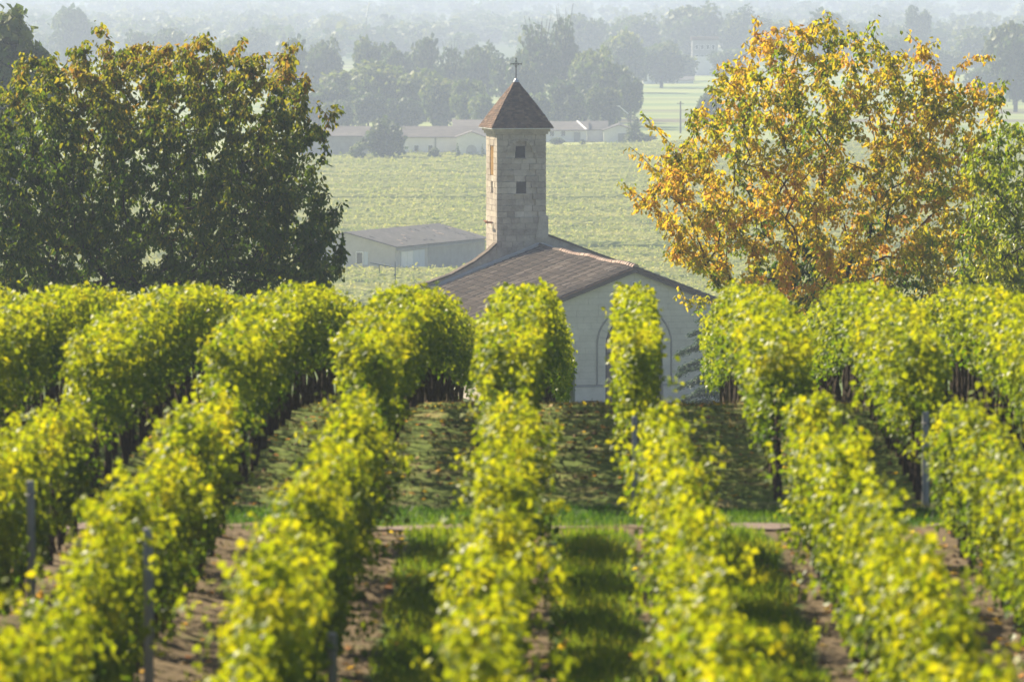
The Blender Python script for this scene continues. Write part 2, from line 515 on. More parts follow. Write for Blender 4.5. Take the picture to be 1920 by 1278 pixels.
# ------------------------------------------------------------------ chapel
def course_blocks(courses, edges, length, rng, openings=(), minlen=.22):
    """cells of running bond; edges(h) -> (xl, xr); returns [(xl_bottom, xr_bottom, xl_top, xr_top, h0, h1)] with openings (x0,x1,h0,h1) left free"""
    out = []
    for ci in range(len(courses) - 1):
        h0, h1 = courses[ci], courses[ci + 1]
        bl, br = edges(h0); tl, tr = edges(h1)
        segs = [(bl, br, tl, tr)]
        hm = (h0 + h1) / 2
        for (ox0, ox1, oh0, oh1) in openings:
            if oh0 - .02 < hm < oh1 + .02:
                new = []
                for (a, b_, c, d) in segs:
                    if ox0 > a and ox1 < b_:
                        new += [(a, ox0, c, ox0), (ox1, b_, ox1, d)]
                    else: new.append((a, b_, c, d))
                segs = new
        for (a, b_, c, d) in segs:
            L = max(b_ - a, d - c)
            if L < .12: continue
            lo, hi = min(a, c), max(b_, d)
            cuts = []
            x = lo + length * (rng.uniform(.35, .65) if ci % 2 else rng.uniform(.8, 1.1))
            while x < hi - minlen:
                if x > max(a, c) + .08 and x < min(b_, d) - .08: cuts.append(x)
                x += length * rng.uniform(.75, 1.3)
            xs0 = [a] + cuts + [b_]; xs1 = [c] + cuts + [d]
            for k in range(len(xs0) - 1):
                if max(xs0[k + 1] - xs0[k], xs1[k + 1] - xs1[k]) > .05:
                    out.append((xs0[k], xs0[k + 1], xs1[k], xs1[k + 1], h0, h1))
    return out

def block_mesh(mb, cell, y0, y1, gap=.006, tint=.5):
    a, b_, c, d, h0, h1 = cell
    a += gap; c += gap; b_ -= gap; d -= gap; h0 += gap; h1 -= gap
    if b_ < a: b_ = a + .001
    if d < c: d = c + .001
    mb.hexa([(a, y0, h0), (b_, y0, h0), (d, y0, h1), (c, y0, h1)], [(a, y1, h0), (b_, y1, h0), (d, y1, h1), (c, y1, h1)], tint)

def canal_slope(mb, L, w, zr, slope, side, over, rng, col=.235, tl=.42):
    """canal tiles of one roof slope, ridge along +y at x = 0, falling to side*w"""
    ang = math.atan(slope)
    run = w / math.cos(ang)
    ncol = int((L + 2 * over) / col)
    nt = int(run / tl) + 1
    ux, uz = side * math.cos(ang), -math.sin(ang)          # down the slope
    nx_, nz_ = side * math.sin(ang), math.cos(ang)
    for i in range(ncol):
        yc = -over + (i + .5) * col
        jit = rng.uniform(-.12, 0)
        base = rng.choice((rng.uniform(.05, .45), rng.uniform(.05, .45), rng.uniform(.4, .8)))
        for k in range(nt):
            s0 = k * tl + jit; s1 = min(s0 + tl + .06, run + .05)
            s0 = max(s0, 0)
            if s1 - s0 < .05: continue
            ty = yc + rng.uniform(-.008, .008)
            vs = []
            for (s, rr, lift) in ((s0, .080, .015), (s1, .098, .035)):
                lift += rng.uniform(-.006, .006)
                for (dy, dn) in ((-1, 0), (-.55, .75), (.55, .75), (1, 0)):
                    n_ = lift + dn * rr * .8
                    vs.append((ux * s + nx_ * n_, ty + dy * rr, zr + uz * s + nz_ * n_))
            mb.add(vs, [(0, 1, 5, 4), (1, 2, 6, 5), (2, 3, 7, 6), (4, 5, 6, 7)], min(1, max(0, base + rng.uniform(-.3, .45))))

def build_chapel():
    rng = random.Random(5)
    YF = 262.0
    ap = P(1190, 503, YF)
    BASE = -20.05
    H = ap.z - BASE                    # ridge height above the floor
    SL = .385
    W, L = 6.5, 20.2
    EAVE = H - SL * W
    psi = R(12.7)
    ch = thing('chapel', 'stone village chapel with square bell tower and brown tiled roof below the vines', 'chapel', (ap.x, YF, BASE), psi)
    # --- facade wall with arched doorway
    rI, rO, SPR = 1.36, 1.74, 2.92
    arc = [(rI * math.cos(R(a)), SPR + rI * math.sin(R(a))) for a in range(0, 181, 10)]
    poly = [(-W, 0), (-rI, 0)] + [(x, z) for x, z in reversed(arc)] + [(rI, 0), (W, 0), (W, EAVE), (0, H), (-W, EAVE)]
    b = MB(); b.extrude_poly(poly, .12, .6)
    fac = b.build('facade_wall', M['facade_joint'], ch)
    def hw(h):
        if h < SPR: return rO - .06
        return math.sqrt(max(0, (rO - .06) ** 2 - (h - SPR) ** 2)) if h < SPR + rO - .06 else 0
    top = H - .03
    PL = .98                                                # plinth top
    courses = [PL + .10]
    while courses[-1] < H - .12: courses.append(min(courses[-1] + .285, top))
    rest = MB()
    for side in (-1, 1):
        def edges(h, side=side):
            lim = min(W - .01, (H - h) / SL)
            i = hw(h)
            return (-lim, -i) if side < 0 else (i, lim)
        for cell in course_blocks(courses, edges, .82, rng):
            cx = (cell[0] + cell[1]) / 2
            d = rng.uniform(-.004, .004)
            if -4.6 < cx < 3.9:
                mb = MB(); block_mesh(mb, cell, .09 + d, .13, .005)
                mb.build('stone_block', M['facade_stone'], fac)
            else:
                block_mesh(rest, cell, .09 + d, .13, .005, rng.random())
    tag(rest.build('stone_blocks', M['facade_stone'], fac), kind='stuff')
    # plinth, its ledge, vents
    for (x0, x1) in ((-W - .06, -rI - .02), (rI + .02, W + .06)):
        b = MB(); b.box(x0, x1, .0, .125, 0, PL); b.build('plinth', M['facade_stone'], fac)
        b = MB(); b.hexa([(x0, -.03, PL), (x1, -.03, PL), (x1, .0, PL + .07), (x0, .0, PL + .07)], [(x0, .125, PL), (x1, .125, PL), (x1, .125, PL + .09), (x0, .125, PL + .09)])
        b.build('plinth_ledge', M['joint'], fac)
    b = MB(); b.box(-2.45, -1.75, -.02, .01, .18, .36); b.build('vent', M['dark_void'], fac)
    # voussoirs and drip mould of the arch
    nv = 15
    for k in range(nv):
        a0, a1 = math.pi * k / nv + .006, math.pi * (k + 1) / nv - .006
        q = [(rI * math.cos(a0), SPR + rI * math.sin(a0)), (rO * math.cos(a0), SPR + rO * math.sin(a0)), (rO * math.cos(a1), SPR + rO * math.sin(a1)), (rI * math.cos(a1), SPR + rI * math.sin(a1))]
        mb = MB(); mb.hexa([(x, .075, z) for x, z in q], [(x, .3, z) for x, z in q]); mb.build('voussoir', M['facade_stone'], fac)
    for s in (-1, 1):
        h = PL + .1
        while h < SPR - .05:
            h2 = min(h + .42, SPR)
            mb = MB(); x0, x1 = sorted((s * rI, s * rO)); mb.box(x0, x1, .075, .3, h + .005, h2 - .005); mb.build('jamb_stone', M['facade_stone'], fac)
            h = h2
    b = MB()
    pts = [(-rO - .02, PL + .1)] + [(-(rO + .02) * math.cos(R(a)), SPR + (rO + .02) * math.sin(R(a))) for a in range(0, 181, 7)] + [(rO + .02, PL + .1)]
    b.tube([(x, .065, z) for x, z in pts], [.045] * len(pts), 6); b.build('drip_mould', M['joint'], fac)
    # door in its reveal: dark frame, tympanum, two leaves with vertical boards
    dr = MB()
    arcf = [(rI - .02) * 1.0, SPR]
    def half_disc(r, z, y0, y1, mat, nm, parent):
        mb = MB(); mb.extrude_poly([(-r, z)] + [(r, z)] + [(r * math.cos(R(a)), z + r * math.sin(R(a))) for a in range(10, 180, 10)], y0, y1)
        return mb.build(nm, mat, parent)
    frame = MB()
    for (x0, x1) in ((-rI + .005, -rI + .13), (rI - .13, rI - .005)): frame.box(x0, x1, .33, .5, 0.01, SPR)
    for k in range(18):
        a0, a1 = R(k * 10), R(k * 10 + 10)
        q = [((rI - .13) * math.cos(a0), SPR + (rI - .13) * math.sin(a0)), ((rI - .006) * math.cos(a0), SPR + (rI - .006) * math.sin(a0)), ((rI - .006) * math.cos(a1), SPR + (rI - .006) * math.sin(a1)), ((rI - .13) * math.cos(a1), SPR + (rI - .13) * math.sin(a1))]
        frame.hexa([(x, .33, z) for x, z in q], [(x, .5, z) for x, z in q])
    dp = frame.build('door_frame', M['door_frame'], ch)
    half_disc(rI - .135, SPR - .35, .40, .46, M['tympanum'], 'tympanum', dp)
    for s in (-1, 1):
        lf = MB(); x0, x1 = sorted((s * .012, s * (rI - .135))); lf.box(x0, x1, .42, .48, .02, SPR - .37); leaf = lf.build('door', M['door_wood'], ch)
        for k in range(5):
            w_ = (x1 - x0) / 5
            pb = MB(); pb.box(x0 + k * w_ + .008, x0 + (k + 1) * w_ - .008, .395, .42, .05, SPR - .4); pb.build('plank', M['door_wood'], leaf)
        hb = MB(); hb.tube([(s * .1, .38, 1.05), (s * .1, .34, 1.1), (s * .1, .34, 1.2), (s * .1, .38, 1.25)], [.012] * 4, 5); hb.build('handle', M['iron'], leaf)
    # small round lamp under the gable
    b = MB(); b.tube([(-.02, .09, H - .72), (-.02, -.03, H - .72)], [.11, .13], 12); lm = b.build('gable_lamp', M['white_paint'], ch)
    b = MB(); b.tube([(-.02, -.03, H - .72), (-.02, -.06, H - .72)], [.09, .05], 12); b.build('lamp_glass', M['glass'], lm)
    # --- side walls, back body
    b = MB()
    b.box(-W, -W + .6, .601, L, 0, EAVE - .02); b.box(W - .6, W, .601, L, 0, EAVE - .02)
    b.build('side_wall', M['tower_stone'], ch)
    b = MB(); b.extrude_poly([(-W + .1, 0), (W - .1, 0), (W - .1, EAVE - 1.2), (0, H - 1.3), (-W + .1, EAVE - 1.2)], L + .62, L + 7)
    b.build('choir', M['tower_stone'], ch)
    # --- nave roof
    deck = MB()
    for s in (-1, 1):
        e = (W + .32) * s
        a_ = [(0, -.14, H + .03), (e, -.14, H + .03 - SL * (W + .32)), (e, -.14, H - .05 - SL * (W + .32)), (0, -.14, H - .05)]
        deck.hexa(a_ if s > 0 else a_, [(x, L + .02, z) for x, y, z in a_])
    roof = deck.build('roof', M['flat_tile'], ch)
    tl = MB()
    canal_slope(tl, L - .35, W + .4, H + .045, SL, -1, .2, rng)
    canal_slope(tl, L - .35, W + .4, H + .045, SL, 1, .2, rng)
    tag(tl.build('roof_tiles', M['canal_tile'], roof), kind='stuff')
    rt = []
    for v in range(4):
        mb = MB(); vs = []
        for (s, rr) in ((0, .15), (.5, .125)):
            for a in range(0, 181, 30): vs.append((-rr * math.cos(R(a)), s, rr * math.sin(R(a)) * .9 + (.02 if s == 0 else 0)))
        mb.add(vs, [(i, i + 1, 8 + i, 7 + i) for i in range(6)] + [tuple(range(6, -1, -1))], rng.uniform(.15, .85)); rt.append(mb.mesh('ridge_tile'))
    y = -.2
    while y < L - 5.2:
        link('ridge_tile', rng.choice(rt), M['ridge_tile'], roof, (rng.uniform(-.012, .012), y, H + .07 + .035 * math.sin(y * .9) + rng.uniform(-.008, .008)))
        y += .44
    b = MB(); b.tube([(0, L - 5.1, H + .07), (0, L - 2.5, H + .06), (0, L - .1, H + .14)], [.12, .10, .10], 7); b.build('ridge_mortar', M['canal_tile'], roof)
    # eave board, verge
    for s in (-1, 1):
        a_ = (0, H - .06); e = ((W + .3) * s, H - .06 - SL * (W + .3))
        mb = MB(); mb.hexa([(a_[0], -.15, a_[1]), (e[0], -.15, e[1]), (e[0], -.15, e[1] - .13), (a_[0], -.15, a_[1] - .13)], [(a_[0], .085, a_[1]), (e[0], .085, e[1]), (e[0], .085, e[1] - .13), (a_[0], .085, a_[1] - .13)])
        mb.build('verge', M['canal_tile'], roof)
    # --- parapet wall across the back, with sloped coping
    TX0, TX1 = -2.18, .32                                  # tower faces (local x)
    prof = [(-6.35, 4.52), (-5.6, 4.70), (-4.5, 5.08), (-3.4, 5.66), (-2.6, 6.22), (TX0, 6.60)]
    profr = [(TX1, 7.05), (1.5, 6.62), (2.9, 6.08), (4.4, 5.52), (5.4, 5.12), (6.35, 4.75)]
    Y0, Y1 = L, L + .6
    poly = [(-6.35, 0), (6.35, 0)] + list(reversed(profr)) + list(reversed(prof))
    b = MB(); b.extrude_poly(poly, Y0, Y1); pw = b.build('parapet_wall', M['tower_stone'], ch)
    for pr in (prof, profr):
        dense = []
        for (x0, z0), (x1, z1) in zip(pr[:-1], pr[1:]):
            n = max(1, round((x1 - x0) / .5))
            for k in range(n): dense.append((x0 + (x1 - x0) * k / n, z0 + (z1 - z0) * k / n))
        dense.append(pr[-1])
        for (x0, z0), (x1, z1) in zip(dense[:-1], dense[1:]):
            d = rng.uniform(0, .02)
            mb = MB(); mb.hexa([(x0 + .004, Y0 - .08, z0 + .003), (x1 - .004, Y0 - .08, z1 + .003), (x1 - .004, Y0 - .06, z1 + .085 + d), (x0 + .004, Y0 - .06, z0 + .085 + d)],
                               [(x0 + .004, Y1 + .08, z0 + .003), (x1 - .004, Y1 + .08, z1 + .003), (x1 - .004, Y1 + .06, z1 + .085 + d), (x0 + .004, Y1 + .06, z0 + .085 + d)], rng.uniform(.1, .6))
            mb.build('coping_tile', M['canal_tile'], pw)
    # mortar flashing where roof meets the wall
    for s in (-1, 1):
        n = 14
        pts = [(s * (W + .1) * k / n, Y0 - .02, H + .12 - SL * (W + .1) * k / n + .02 * math.sin(k * 2.1)) for k in range(n + 1)]
        mb = MB(); mb.tube(pts, [.17] * (n + 1), 6); mb.build('flashing', M['mortar'], pw)
    # --- bell tower
    TY0 = L - .06; TY1 = TY0 + 2.55
    TB, TT = 5.2, 12.05
    tc = (TX0 + TX1) / 2
    b = MB(); b.box(TX0 + .16, TX1 - .16, TY0 + .16, TY1 - .16, TB - 5.0, TT + .02); tw = b.build('bell_tower', M['joint'], ch)
    cs = [5.0]
    while cs[-1] < TT - .1: cs.append(cs[-1] + .294)
    cs[-1] = TT
    # front openings snapped to courses
    def snap(h): return min(cs, key=lambda c: abs(c - h))
    u0, u1 = snap(10.84), snap(11.52)
    l0, l1 = snap(9.06), snap(9.72)
    ux, lx = (-1.22, -.72), (-1.17, -.67)
    ac, ar, asp = -.95, .60, 11.12                       # blind arch: centre, radius, springing
    cells = course_blocks(cs, lambda h: (TX0, TX1), .56, rng, [(ux[0], ux[1], u0, u1), (lx[0], lx[1], l0, l1)], .2)
    for cell in cells:
        cx, cz = (cell[0] + cell[1]) / 2, (cell[4] + cell[5]) / 2
        ins = abs(cx - ac) < ar - .05 and 8.0 < cz < asp or math.hypot(cx - ac, cz - asp) < ar - .06
        y = TY0 + (.11 if ins else 0) + rng.uniform(-.008, .010)
        mb = MB(); block_mesh(mb, cell, y, TY0 + .2, .007)
        mb.build('stone_block', M['infill_stone' if ins and rng.random() < .75 else 'tower_stone'], tw)
    nv = 11
    for k in range(nv):
        a0, a1 = math.pi * k / nv + .012, math.pi * (k + 1) / nv - .012
        q = [(ac + r * math.cos(a), asp + r * math.sin(a)) for r, a in ((ar, a0), (ar + .16, a0), (ar + .16, a1), (ar, a1))]
        mb = MB(); mb.hexa([(x, TY0 - .05, z) for x, z in q], [(x, TY0 + .15, z) for x, z in q]); mb.build('voussoir', M['tower_stone'], tw)
    # left face (local x = TX0), blocks of their own
    ly = TY0 + .2
    lcells = course_blocks(cs, lambda h: (ly, TY1), .62, rng, [(ly + .62, ly + 1.42, snap(9.95), snap(11.4)), (ly + .72, ly + 1.12, snap(9.05), snap(9.72))], .2)
    for cell in lcells:
        a, b_, c, d, h0, h1 = cell
        g = .007; x = TX0 + rng.uniform(-.008, .008)
        mb = MB(); mb.hexa([(x, b_ - g, h0 + g), (x, a + g, h0 + g), (x, a + g, h1 - g), (x, b_ - g, h1 - g)], [(TX0 + .2, b_ - g, h0 + g), (TX0 + .2, a + g, h0 + g), (TX0 + .2, a + g, h1 - g), (TX0 + .2, b_ - g, h1 - g)])
        mb.build('stone_block', M['tower_stone'], tw)
    rest = MB()
    for cell in course_blocks(cs, lambda h: (TY0 + .2, TY1), .58, rng):
        a, b_, c, d, h0, h1 = cell; g = .007
        rest.hexa([(TX1, a + g, h0 + g), (TX1, b_ - g, h0 + g), (TX1, b_ - g, h1 - g), (TX1, a + g, h1 - g)], [(TX1 - .2, a + g, h0 + g), (TX1 - .2, b_ - g, h0 + g), (TX1 - .2, b_ - g, h1 - g), (TX1 - .2, a + g, h1 - g)])
    for cell in course_blocks(cs, lambda h: (TX0 + .2, TX1 - .2), .58, rng): block_mesh(rest, cell, TY1, TY1 - .2, .007)
    tag(rest.build('stone_blocks', M['tower_stone'], tw), kind='stuff')
    # openings: shutters set back, with louvre slats
    def opening(x0, x1, z0, z1):
        mb = MB(); mb.box(x0 - .05, x1 + .05, TY0 + .148, TY0 + .157, z0 - .05, z1 + .05); o = mb.build('window', M['dark_void'], tw)
        return o
    opening(ux[0], ux[1], u0, u1); opening(lx[0], lx[1], l0, l1)
    for (x0, x1, z) in ((ux[0] - .06, ux[1] + .06, u0), (lx[0] - .06, lx[1] + .06, l0)):
        mb = MB(); mb.box(x0, x1, TY0 + .05, TY0 + .17, z - .07, z - .004); mb.build('window_sill', M['tower_stone'], tw)
    # left face: ochre louvre, small window, bracket
    mb = MB(); mb.box(TX0 + .10, TX0 + .158, ly + .60, ly + 1.44, snap(9.95) - .02, snap(11.4) + .02); lv = mb.build('louvre', M['ochre_wood'], tw)
    n = 4
    for k in range(n):
        y0 = ly + .64 + k * .20
        sb = MB(); sb.box(TX0 + .0 + .03 * (k % 2), TX0 + .098, y0, y0 + .12, snap(9.95) + .02, snap(11.4) - .02 - .25 * (k in (0, 3))); sb.build('slat', M['ochre_wood'], tw)
    mb = MB(); mb.box(TX0 + .12, TX0 + .159, ly + .70, ly + 1.14, snap(9.05) - .02, snap(9.72) + .02); mb.build('window', M['dark_void'], tw)
    mb = MB(); mb.box(TX0 - .32, TX0 - .009, ly + .75, ly + .83, 7.62, 7.70); mb.box(TX0 - .32, TX0 - .009, ly + 1.05, ly + 1.13, 7.62, 7.70); mb.box(TX0 - .36, TX0 - .30, ly + .55, ly + 1.3, 7.70, 7.76)
    mb.build('bracket', M['rust'], tw)
    # right shoulder set-off
    mb = MB(); mb.hexa([(TX1 - .55, TY0 - .055, 6.9), (TX1 + .1, TY0 - .055, 6.9), (TX1 + .1, TY0 - .055, 8.0), (TX1 - .35, TY0 - .055, 8.0)], [(TX1 - .55, TY0 + .05, 6.9), (TX1 + .1, TY0 + 1.2, 6.9), (TX1 + .1, TY0 + 1.2, 8.05), (TX1 - .35, TY0 + .05, 8.05)])
    mb.build('buttress', M['tower_stone'], tw)
    # cornice in two steps
    for (o_, z0, z1) in ((.09, TT + .005, TT + .13), (.17, TT + .132, TT + .27)):
        mb = MB(); mb.box(TX0 - o_, TX1 + o_, TY0 - o_, TY1 + o_, z0, z1); mb.build('cornice', M['tower_stone'], tw)
    # pyramid roof with bell-cast eaves: a shell under rows of flat tiles
    EZ = TT + .275
    hx, hy = (TX1 - TX0) / 2 + .31, (TY1 - TY0) / 2 + .31
    cy = (TY0 + TY1) / 2
    PKH = 2.38
    levels = [(0, 1.0), (.06, .955), (.14, .875), (.26, .765), (.45, .58), (.70, .32), (.9, .11), (1, .025)]
    def rad(t):
        return np.interp(t, [l[0] for l in levels], [l[1] for l in levels])
    sh = MB()
    vs = []
    for (t_, r_) in levels:
        for (sx_, sy_) in ((-1, -1), (1, -1), (1, 1), (-1, 1)): vs.append((tc + sx_ * hx * r_ * .985, cy + sy_ * hy * r_ * .985, EZ + .03 + t_ * PKH))
    fs = [(i * 4 + k, i * 4 + (k + 1) % 4, (i + 1) * 4 + (k + 1) % 4, (i + 1) * 4 + k) for i in range(len(levels) - 1) for k in range(4)] + [(3, 2, 1, 0), tuple((len(levels) - 1) * 4 + k for k in range(4))]
    sh.add(vs, fs, .4)
    sr = sh.build('tower_roof', M['flat_tile'], ch)
    til = MB()
    rows = 24
    for side in range(4):
        for r_ in range(rows):
            t0, t1 = r_ / rows, min(1.0, (r_ + 1.35) / rows)
            R0, R1 = float(rad(t0)), float(rad(t1))
            w0 = (hx if side % 2 == 0 else hy) * R0
            n = max(1, int(2 * w0 / .17))
            for k in range(n):
                s0 = -1 + 2 * k / n; s1 = -1 + 2 * (k + 1) / n
                lift = rng.uniform(0.012, .035)
                def pt(s, Rr, t_, out):
                    z = EZ + .035 + t_ * PKH + out * .5
                    if side == 0: return (tc + s * hx * Rr, cy - hy * Rr - out, z)
                    if side == 1: return (tc + hx * Rr + out, cy + s * hy * Rr, z)
                    if side == 2: return (tc - s * hx * Rr, cy + hy * Rr + out, z)
                    return (tc - hx * Rr - out, cy - s * hy * Rr, z)
                g = .03 / max(.1, n * .17) 
                A = [pt(s0 + g * .3, R0, t0, lift), pt(s1 - g * .3, R0, t0, lift), pt(s1 - g * .3, R1, t1, .002), pt(s0 + g * .3, R1, t1, .002)]
                B = [pt(s0 + g * .3, R0, t0, lift - .02), pt(s1 - g * .3, R0, t0, lift - .02)]
                til.add(A + B, [(0, 1, 2, 3), (4, 5, 1, 0)], rng.uniform(.05, .95))
    tag(til.build('shingles', M['flat_tile'], sr), kind='stuff')
    mb = MB(); mb.box(tc - hx * 1.0, tc + hx * 1.0, cy - hy, cy + hy, EZ - .005, EZ + .028); mb.build('eave_board', M['white_paint'], sr)
    PZ_ = EZ + .03 + PKH
    mb = MB(); mb.tube([(tc, cy, PZ_ - .13), (tc, cy, PZ_ - .02), (tc, cy, PZ_ + .06)], [.16, .10, .03], 10); mb.build('finial_cap', M['zinc'], sr)
    # iron cross
    z0 = PZ_ + .05
    mb = MB(); mb.tube([(tc, cy, z0), (tc, cy, z0 + 1.0)], [.028, .02], 6); cr = mb.build('cross', M['iron'], ch)
    zc = z0 + .72
    mb = MB(); mb.tube([(tc - .27, cy, zc), (tc + .27, cy, zc)], [.02, .02], 6); mb.build('cross_arm', M['iron'], cr)
    mb = MB()
    for (dx, dz) in ((-.27, 0), (.27, 0), (0, .28)):
        mb.tube([(tc + dx - .05 * (dz != 0) , cy, zc + dz - .05 * (dx != 0)), (tc + dx + .05 * (dz != 0), cy, zc + dz + .05 * (dx != 0))], [.018, .018], 5)
    for s in (-1, 1):
        for q in (-1, 1):
            mb.tube([(tc + s * .03, cy, zc + q * .15), (tc + s * .06, cy, zc + q * .06), (tc + s * .15, cy, zc + q * .03)], [.012] * 3, 5)
    mb.build('scrollwork', M['iron'], cr)
build_chapel()

# ------------------------------------------------------------------ TV antenna left of the chapel
def build_antenna():
    p = P(741, 490, 255)
    g = gzs(255)
    a = thing('tv_antenna', 'rake shaped television antenna on a thin mast left of the chapel roof', 'antenna', (p.x, 255, g))
    h = p.z - g
    b = MB(); b.tube([(0, 0, 0), (0, 0, h)], [.03, .02], 6); b.build('mast', M['alu'], a)
    b = MB(); b.tube([(.05, 0, h - .28), (-1.12, .1, h - .07)], [.018, .018], 5); b.build('boom', M['alu'], a)
    for k in range(11):
        t = k / 10
        x = -1.1 + 1.1 * t; y = .1 * (1 - t); z = h - .07 - .2 * t
        b = MB(); b.tube([(x, y - .18 - .1 * t, z + .02), (x, y + .18 + .1 * t, z + .02)], [.022, .022], 5); b.build('element', M['alu'], a)
    b = MB(); b.tube([(-.72, .07, h - .13), (-.72, .07, h - .55)], [.02, .02], 5); b.tube([(-.02, 0, h - .56), (.0, 0, h - .64)], [.05, .05], 6); b.build('bracket', M['alu'], a)
build_antenna()

# ------------------------------------------------------------------ other buildings
def gable_building(name, label, cat, origin, yaw, W, L, eave, ridge, wall, roofm, over=.4, rthick=.12, group=None):
    """gable facing local -y, ridge along +y from the origin; W half width"""
    o = thing(name, label, cat, origin, yaw, group)
    b = MB(); b.extrude_poly([(-W, 0), (W, 0), (W, eave), (0, ridge), (-W, eave)], 0, L); w = b.build('wall', wall, o)
    sl = (ridge - eave) / W
    b = MB()
    for s in (-1, 1):
        e = s * (W + over); ze = ridge + .03 - sl * (W + over)
        a_ = [(0, -over, ridge + .03), (e, -over, ze), (e, -over, ze + rthick), (0, -over, ridge + .03 + rthick)]
        b.hexa(a_, [(x, L + over, z) for x, y, z in a_])
    r = b.build('roof', roofm, o)
    return o, w, r

def panel(parent, name, mat, x0, x1, y0, y1, z0, z1):
    b = MB(); b.box(x0, x1, y0, y1, z0, z1); return b.build(name, mat, parent)

def build_barn():
    c = P(650, 437, 600)                       # front end of the ridge
    g = -31.9
    yaw = -R(24)
    o, w, r = gable_building('barn', 'low pale farm building with wide grey tiled roof left of the chapel', 'barn', (c.x, 600, g), yaw, 5.7, 22.5, 3.05, c.z - g, M['render_wall'], M['barn_roof'], .35)
    # gable window with frame
    f = panel(o, 'window', M['white_paint'], 1.1, 1.95, -.06, -.005, 1.1, 2.5); panel(f, 'pane', M['glass'], 1.2, 1.85, -.075, -.062, 1.2, 2.4)
    panel(o, 'shutter', M['blue_door'], 2.0, 2.5, -.05, -.004, 1.1, 2.5)
    # long side: pale door bay framed in grey, then bare grey wall
    panel(o, 'grey_bay', M['grey_wall'], 5.701, 5.74, 8.0, 22.4, 0, 2.95)
    d = panel(o, 'sliding_door', M['blue_door'], 5.705, 5.80, 1.2, 7.0, 0, 2.55)
    for k in range(4):
        panel(d, 'door_panel', M['white_paint'] if k < 2 else M['blue_door'], 5.80, 5.83, 1.25 + k * 1.44, 2.62 + k * 1.44, .05, 2.5)
    panel(o, 'gutter', M['grey_wall'], 5.95, 6.12, -.3, 22.8, 2.66, 2.80)
    # light patches of repaired tiles
    rr = random.Random(3)
    sl = (c.z - g - 3.05) / 5.7
    mb_list = []
    for k in range(26):
        x = rr.uniform(.6, 5.6); y = rr.uniform(.5, 21.5); z = c.z - g + .03 + .122 - sl * x
        b = MB(); n = rr.uniform(.25, .6)
        b.hexa([(x, y, z), (x + n, y, z - sl * n), (x + n, y + .22, z - sl * n), (x, y + .22, z)], [(x, y, z + .04), (x + n, y, z - sl * n + .04), (x + n, y + .22, z - sl * n + .04), (x, y + .22, z + .04)], .9)
        b.build('loose_tile', M['ridge_tile'] if k % 3 == 0 else M['barn_roof'], r)
build_barn()

def long_house(name, label, x0px, x1px, Y, eave_px, ridge_px, wall, roofm, depth=7.0, floor=-31.8, group=None):
    """ridge along x; front wall facing the camera"""
    a, b_ = P(x0px, eave_px, Y), P(x1px, eave_px, Y)
    rz = P(x0px, ridge_px, Y + depth / 2).z
    o = thing(name, label, 'house', ((a.x + b_.x) / 2, Y, floor), 0, group)
    hw = (b_.x - a.x) / 2; e = a.z - floor; r = rz - floor
    b = MB()
    b.box(-hw, hw, 0, depth, 0, e - .02)
    b.hexa([(-hw, .3, e - .02), (-hw, depth - .3, e - .02), (-hw, depth / 2, r - .1), (-hw, depth / 2 - .01, r - .1)], [(-hw + .3, .3, e - .02), (-hw + .3, depth - .3, e - .02), (-hw + .3, depth / 2, r - .1), (-hw + .3, depth / 2 - .01, r - .1)])
    b.hexa([(hw - .3, .3, e - .02), (hw - .3, depth - .3, e - .02), (hw - .3, depth / 2, r - .1), (hw - .3, depth / 2 - .01, r - .1)], [(hw, .3, e - .02), (hw, depth - .3, e - .02), (hw, depth / 2, r - .1), (hw, depth / 2 - .01, r - .1)])
    b.build('wall', wall, o)
    b = MB()
    b.hexa([(-hw - .4, -.5, e - .12), (hw + .4, -.5, e - .12), (hw + .4, depth / 2, r), (-hw - .4, depth / 2, r)], [(-hw - .4, -.5, e + .02), (hw + .4, -.5, e + .02), (hw + .4, depth / 2, r + .14), (-hw - .4, depth / 2, r + .14)])
    b.hexa([(-hw - .4, depth / 2 + .001, r), (hw + .4, depth / 2 + .001, r), (hw + .4, depth + .5, e - .12), (-hw - .4, depth + .5, e - .12)], [(-hw - .4, depth / 2 + .001, r + .14), (hw + .4, depth / 2 + .001, r + .14), (hw + .4, depth + .5, e + .02), (-hw - .4, depth + .5, e + .02)])
    b.build('roof', roofm, o)
    return o, hw, e, r

def window_on(o, x, z, w, h, mat=None):
    f = panel(o, 'window', M['white_paint'], x - w / 2, x + w / 2, -.08, -.004, z, z + h)
    panel(f, 'pane', M['glass'], x - w / 2 + .1, x + w / 2 - .1, -.10, -.082, z + .1, z + h - .1)

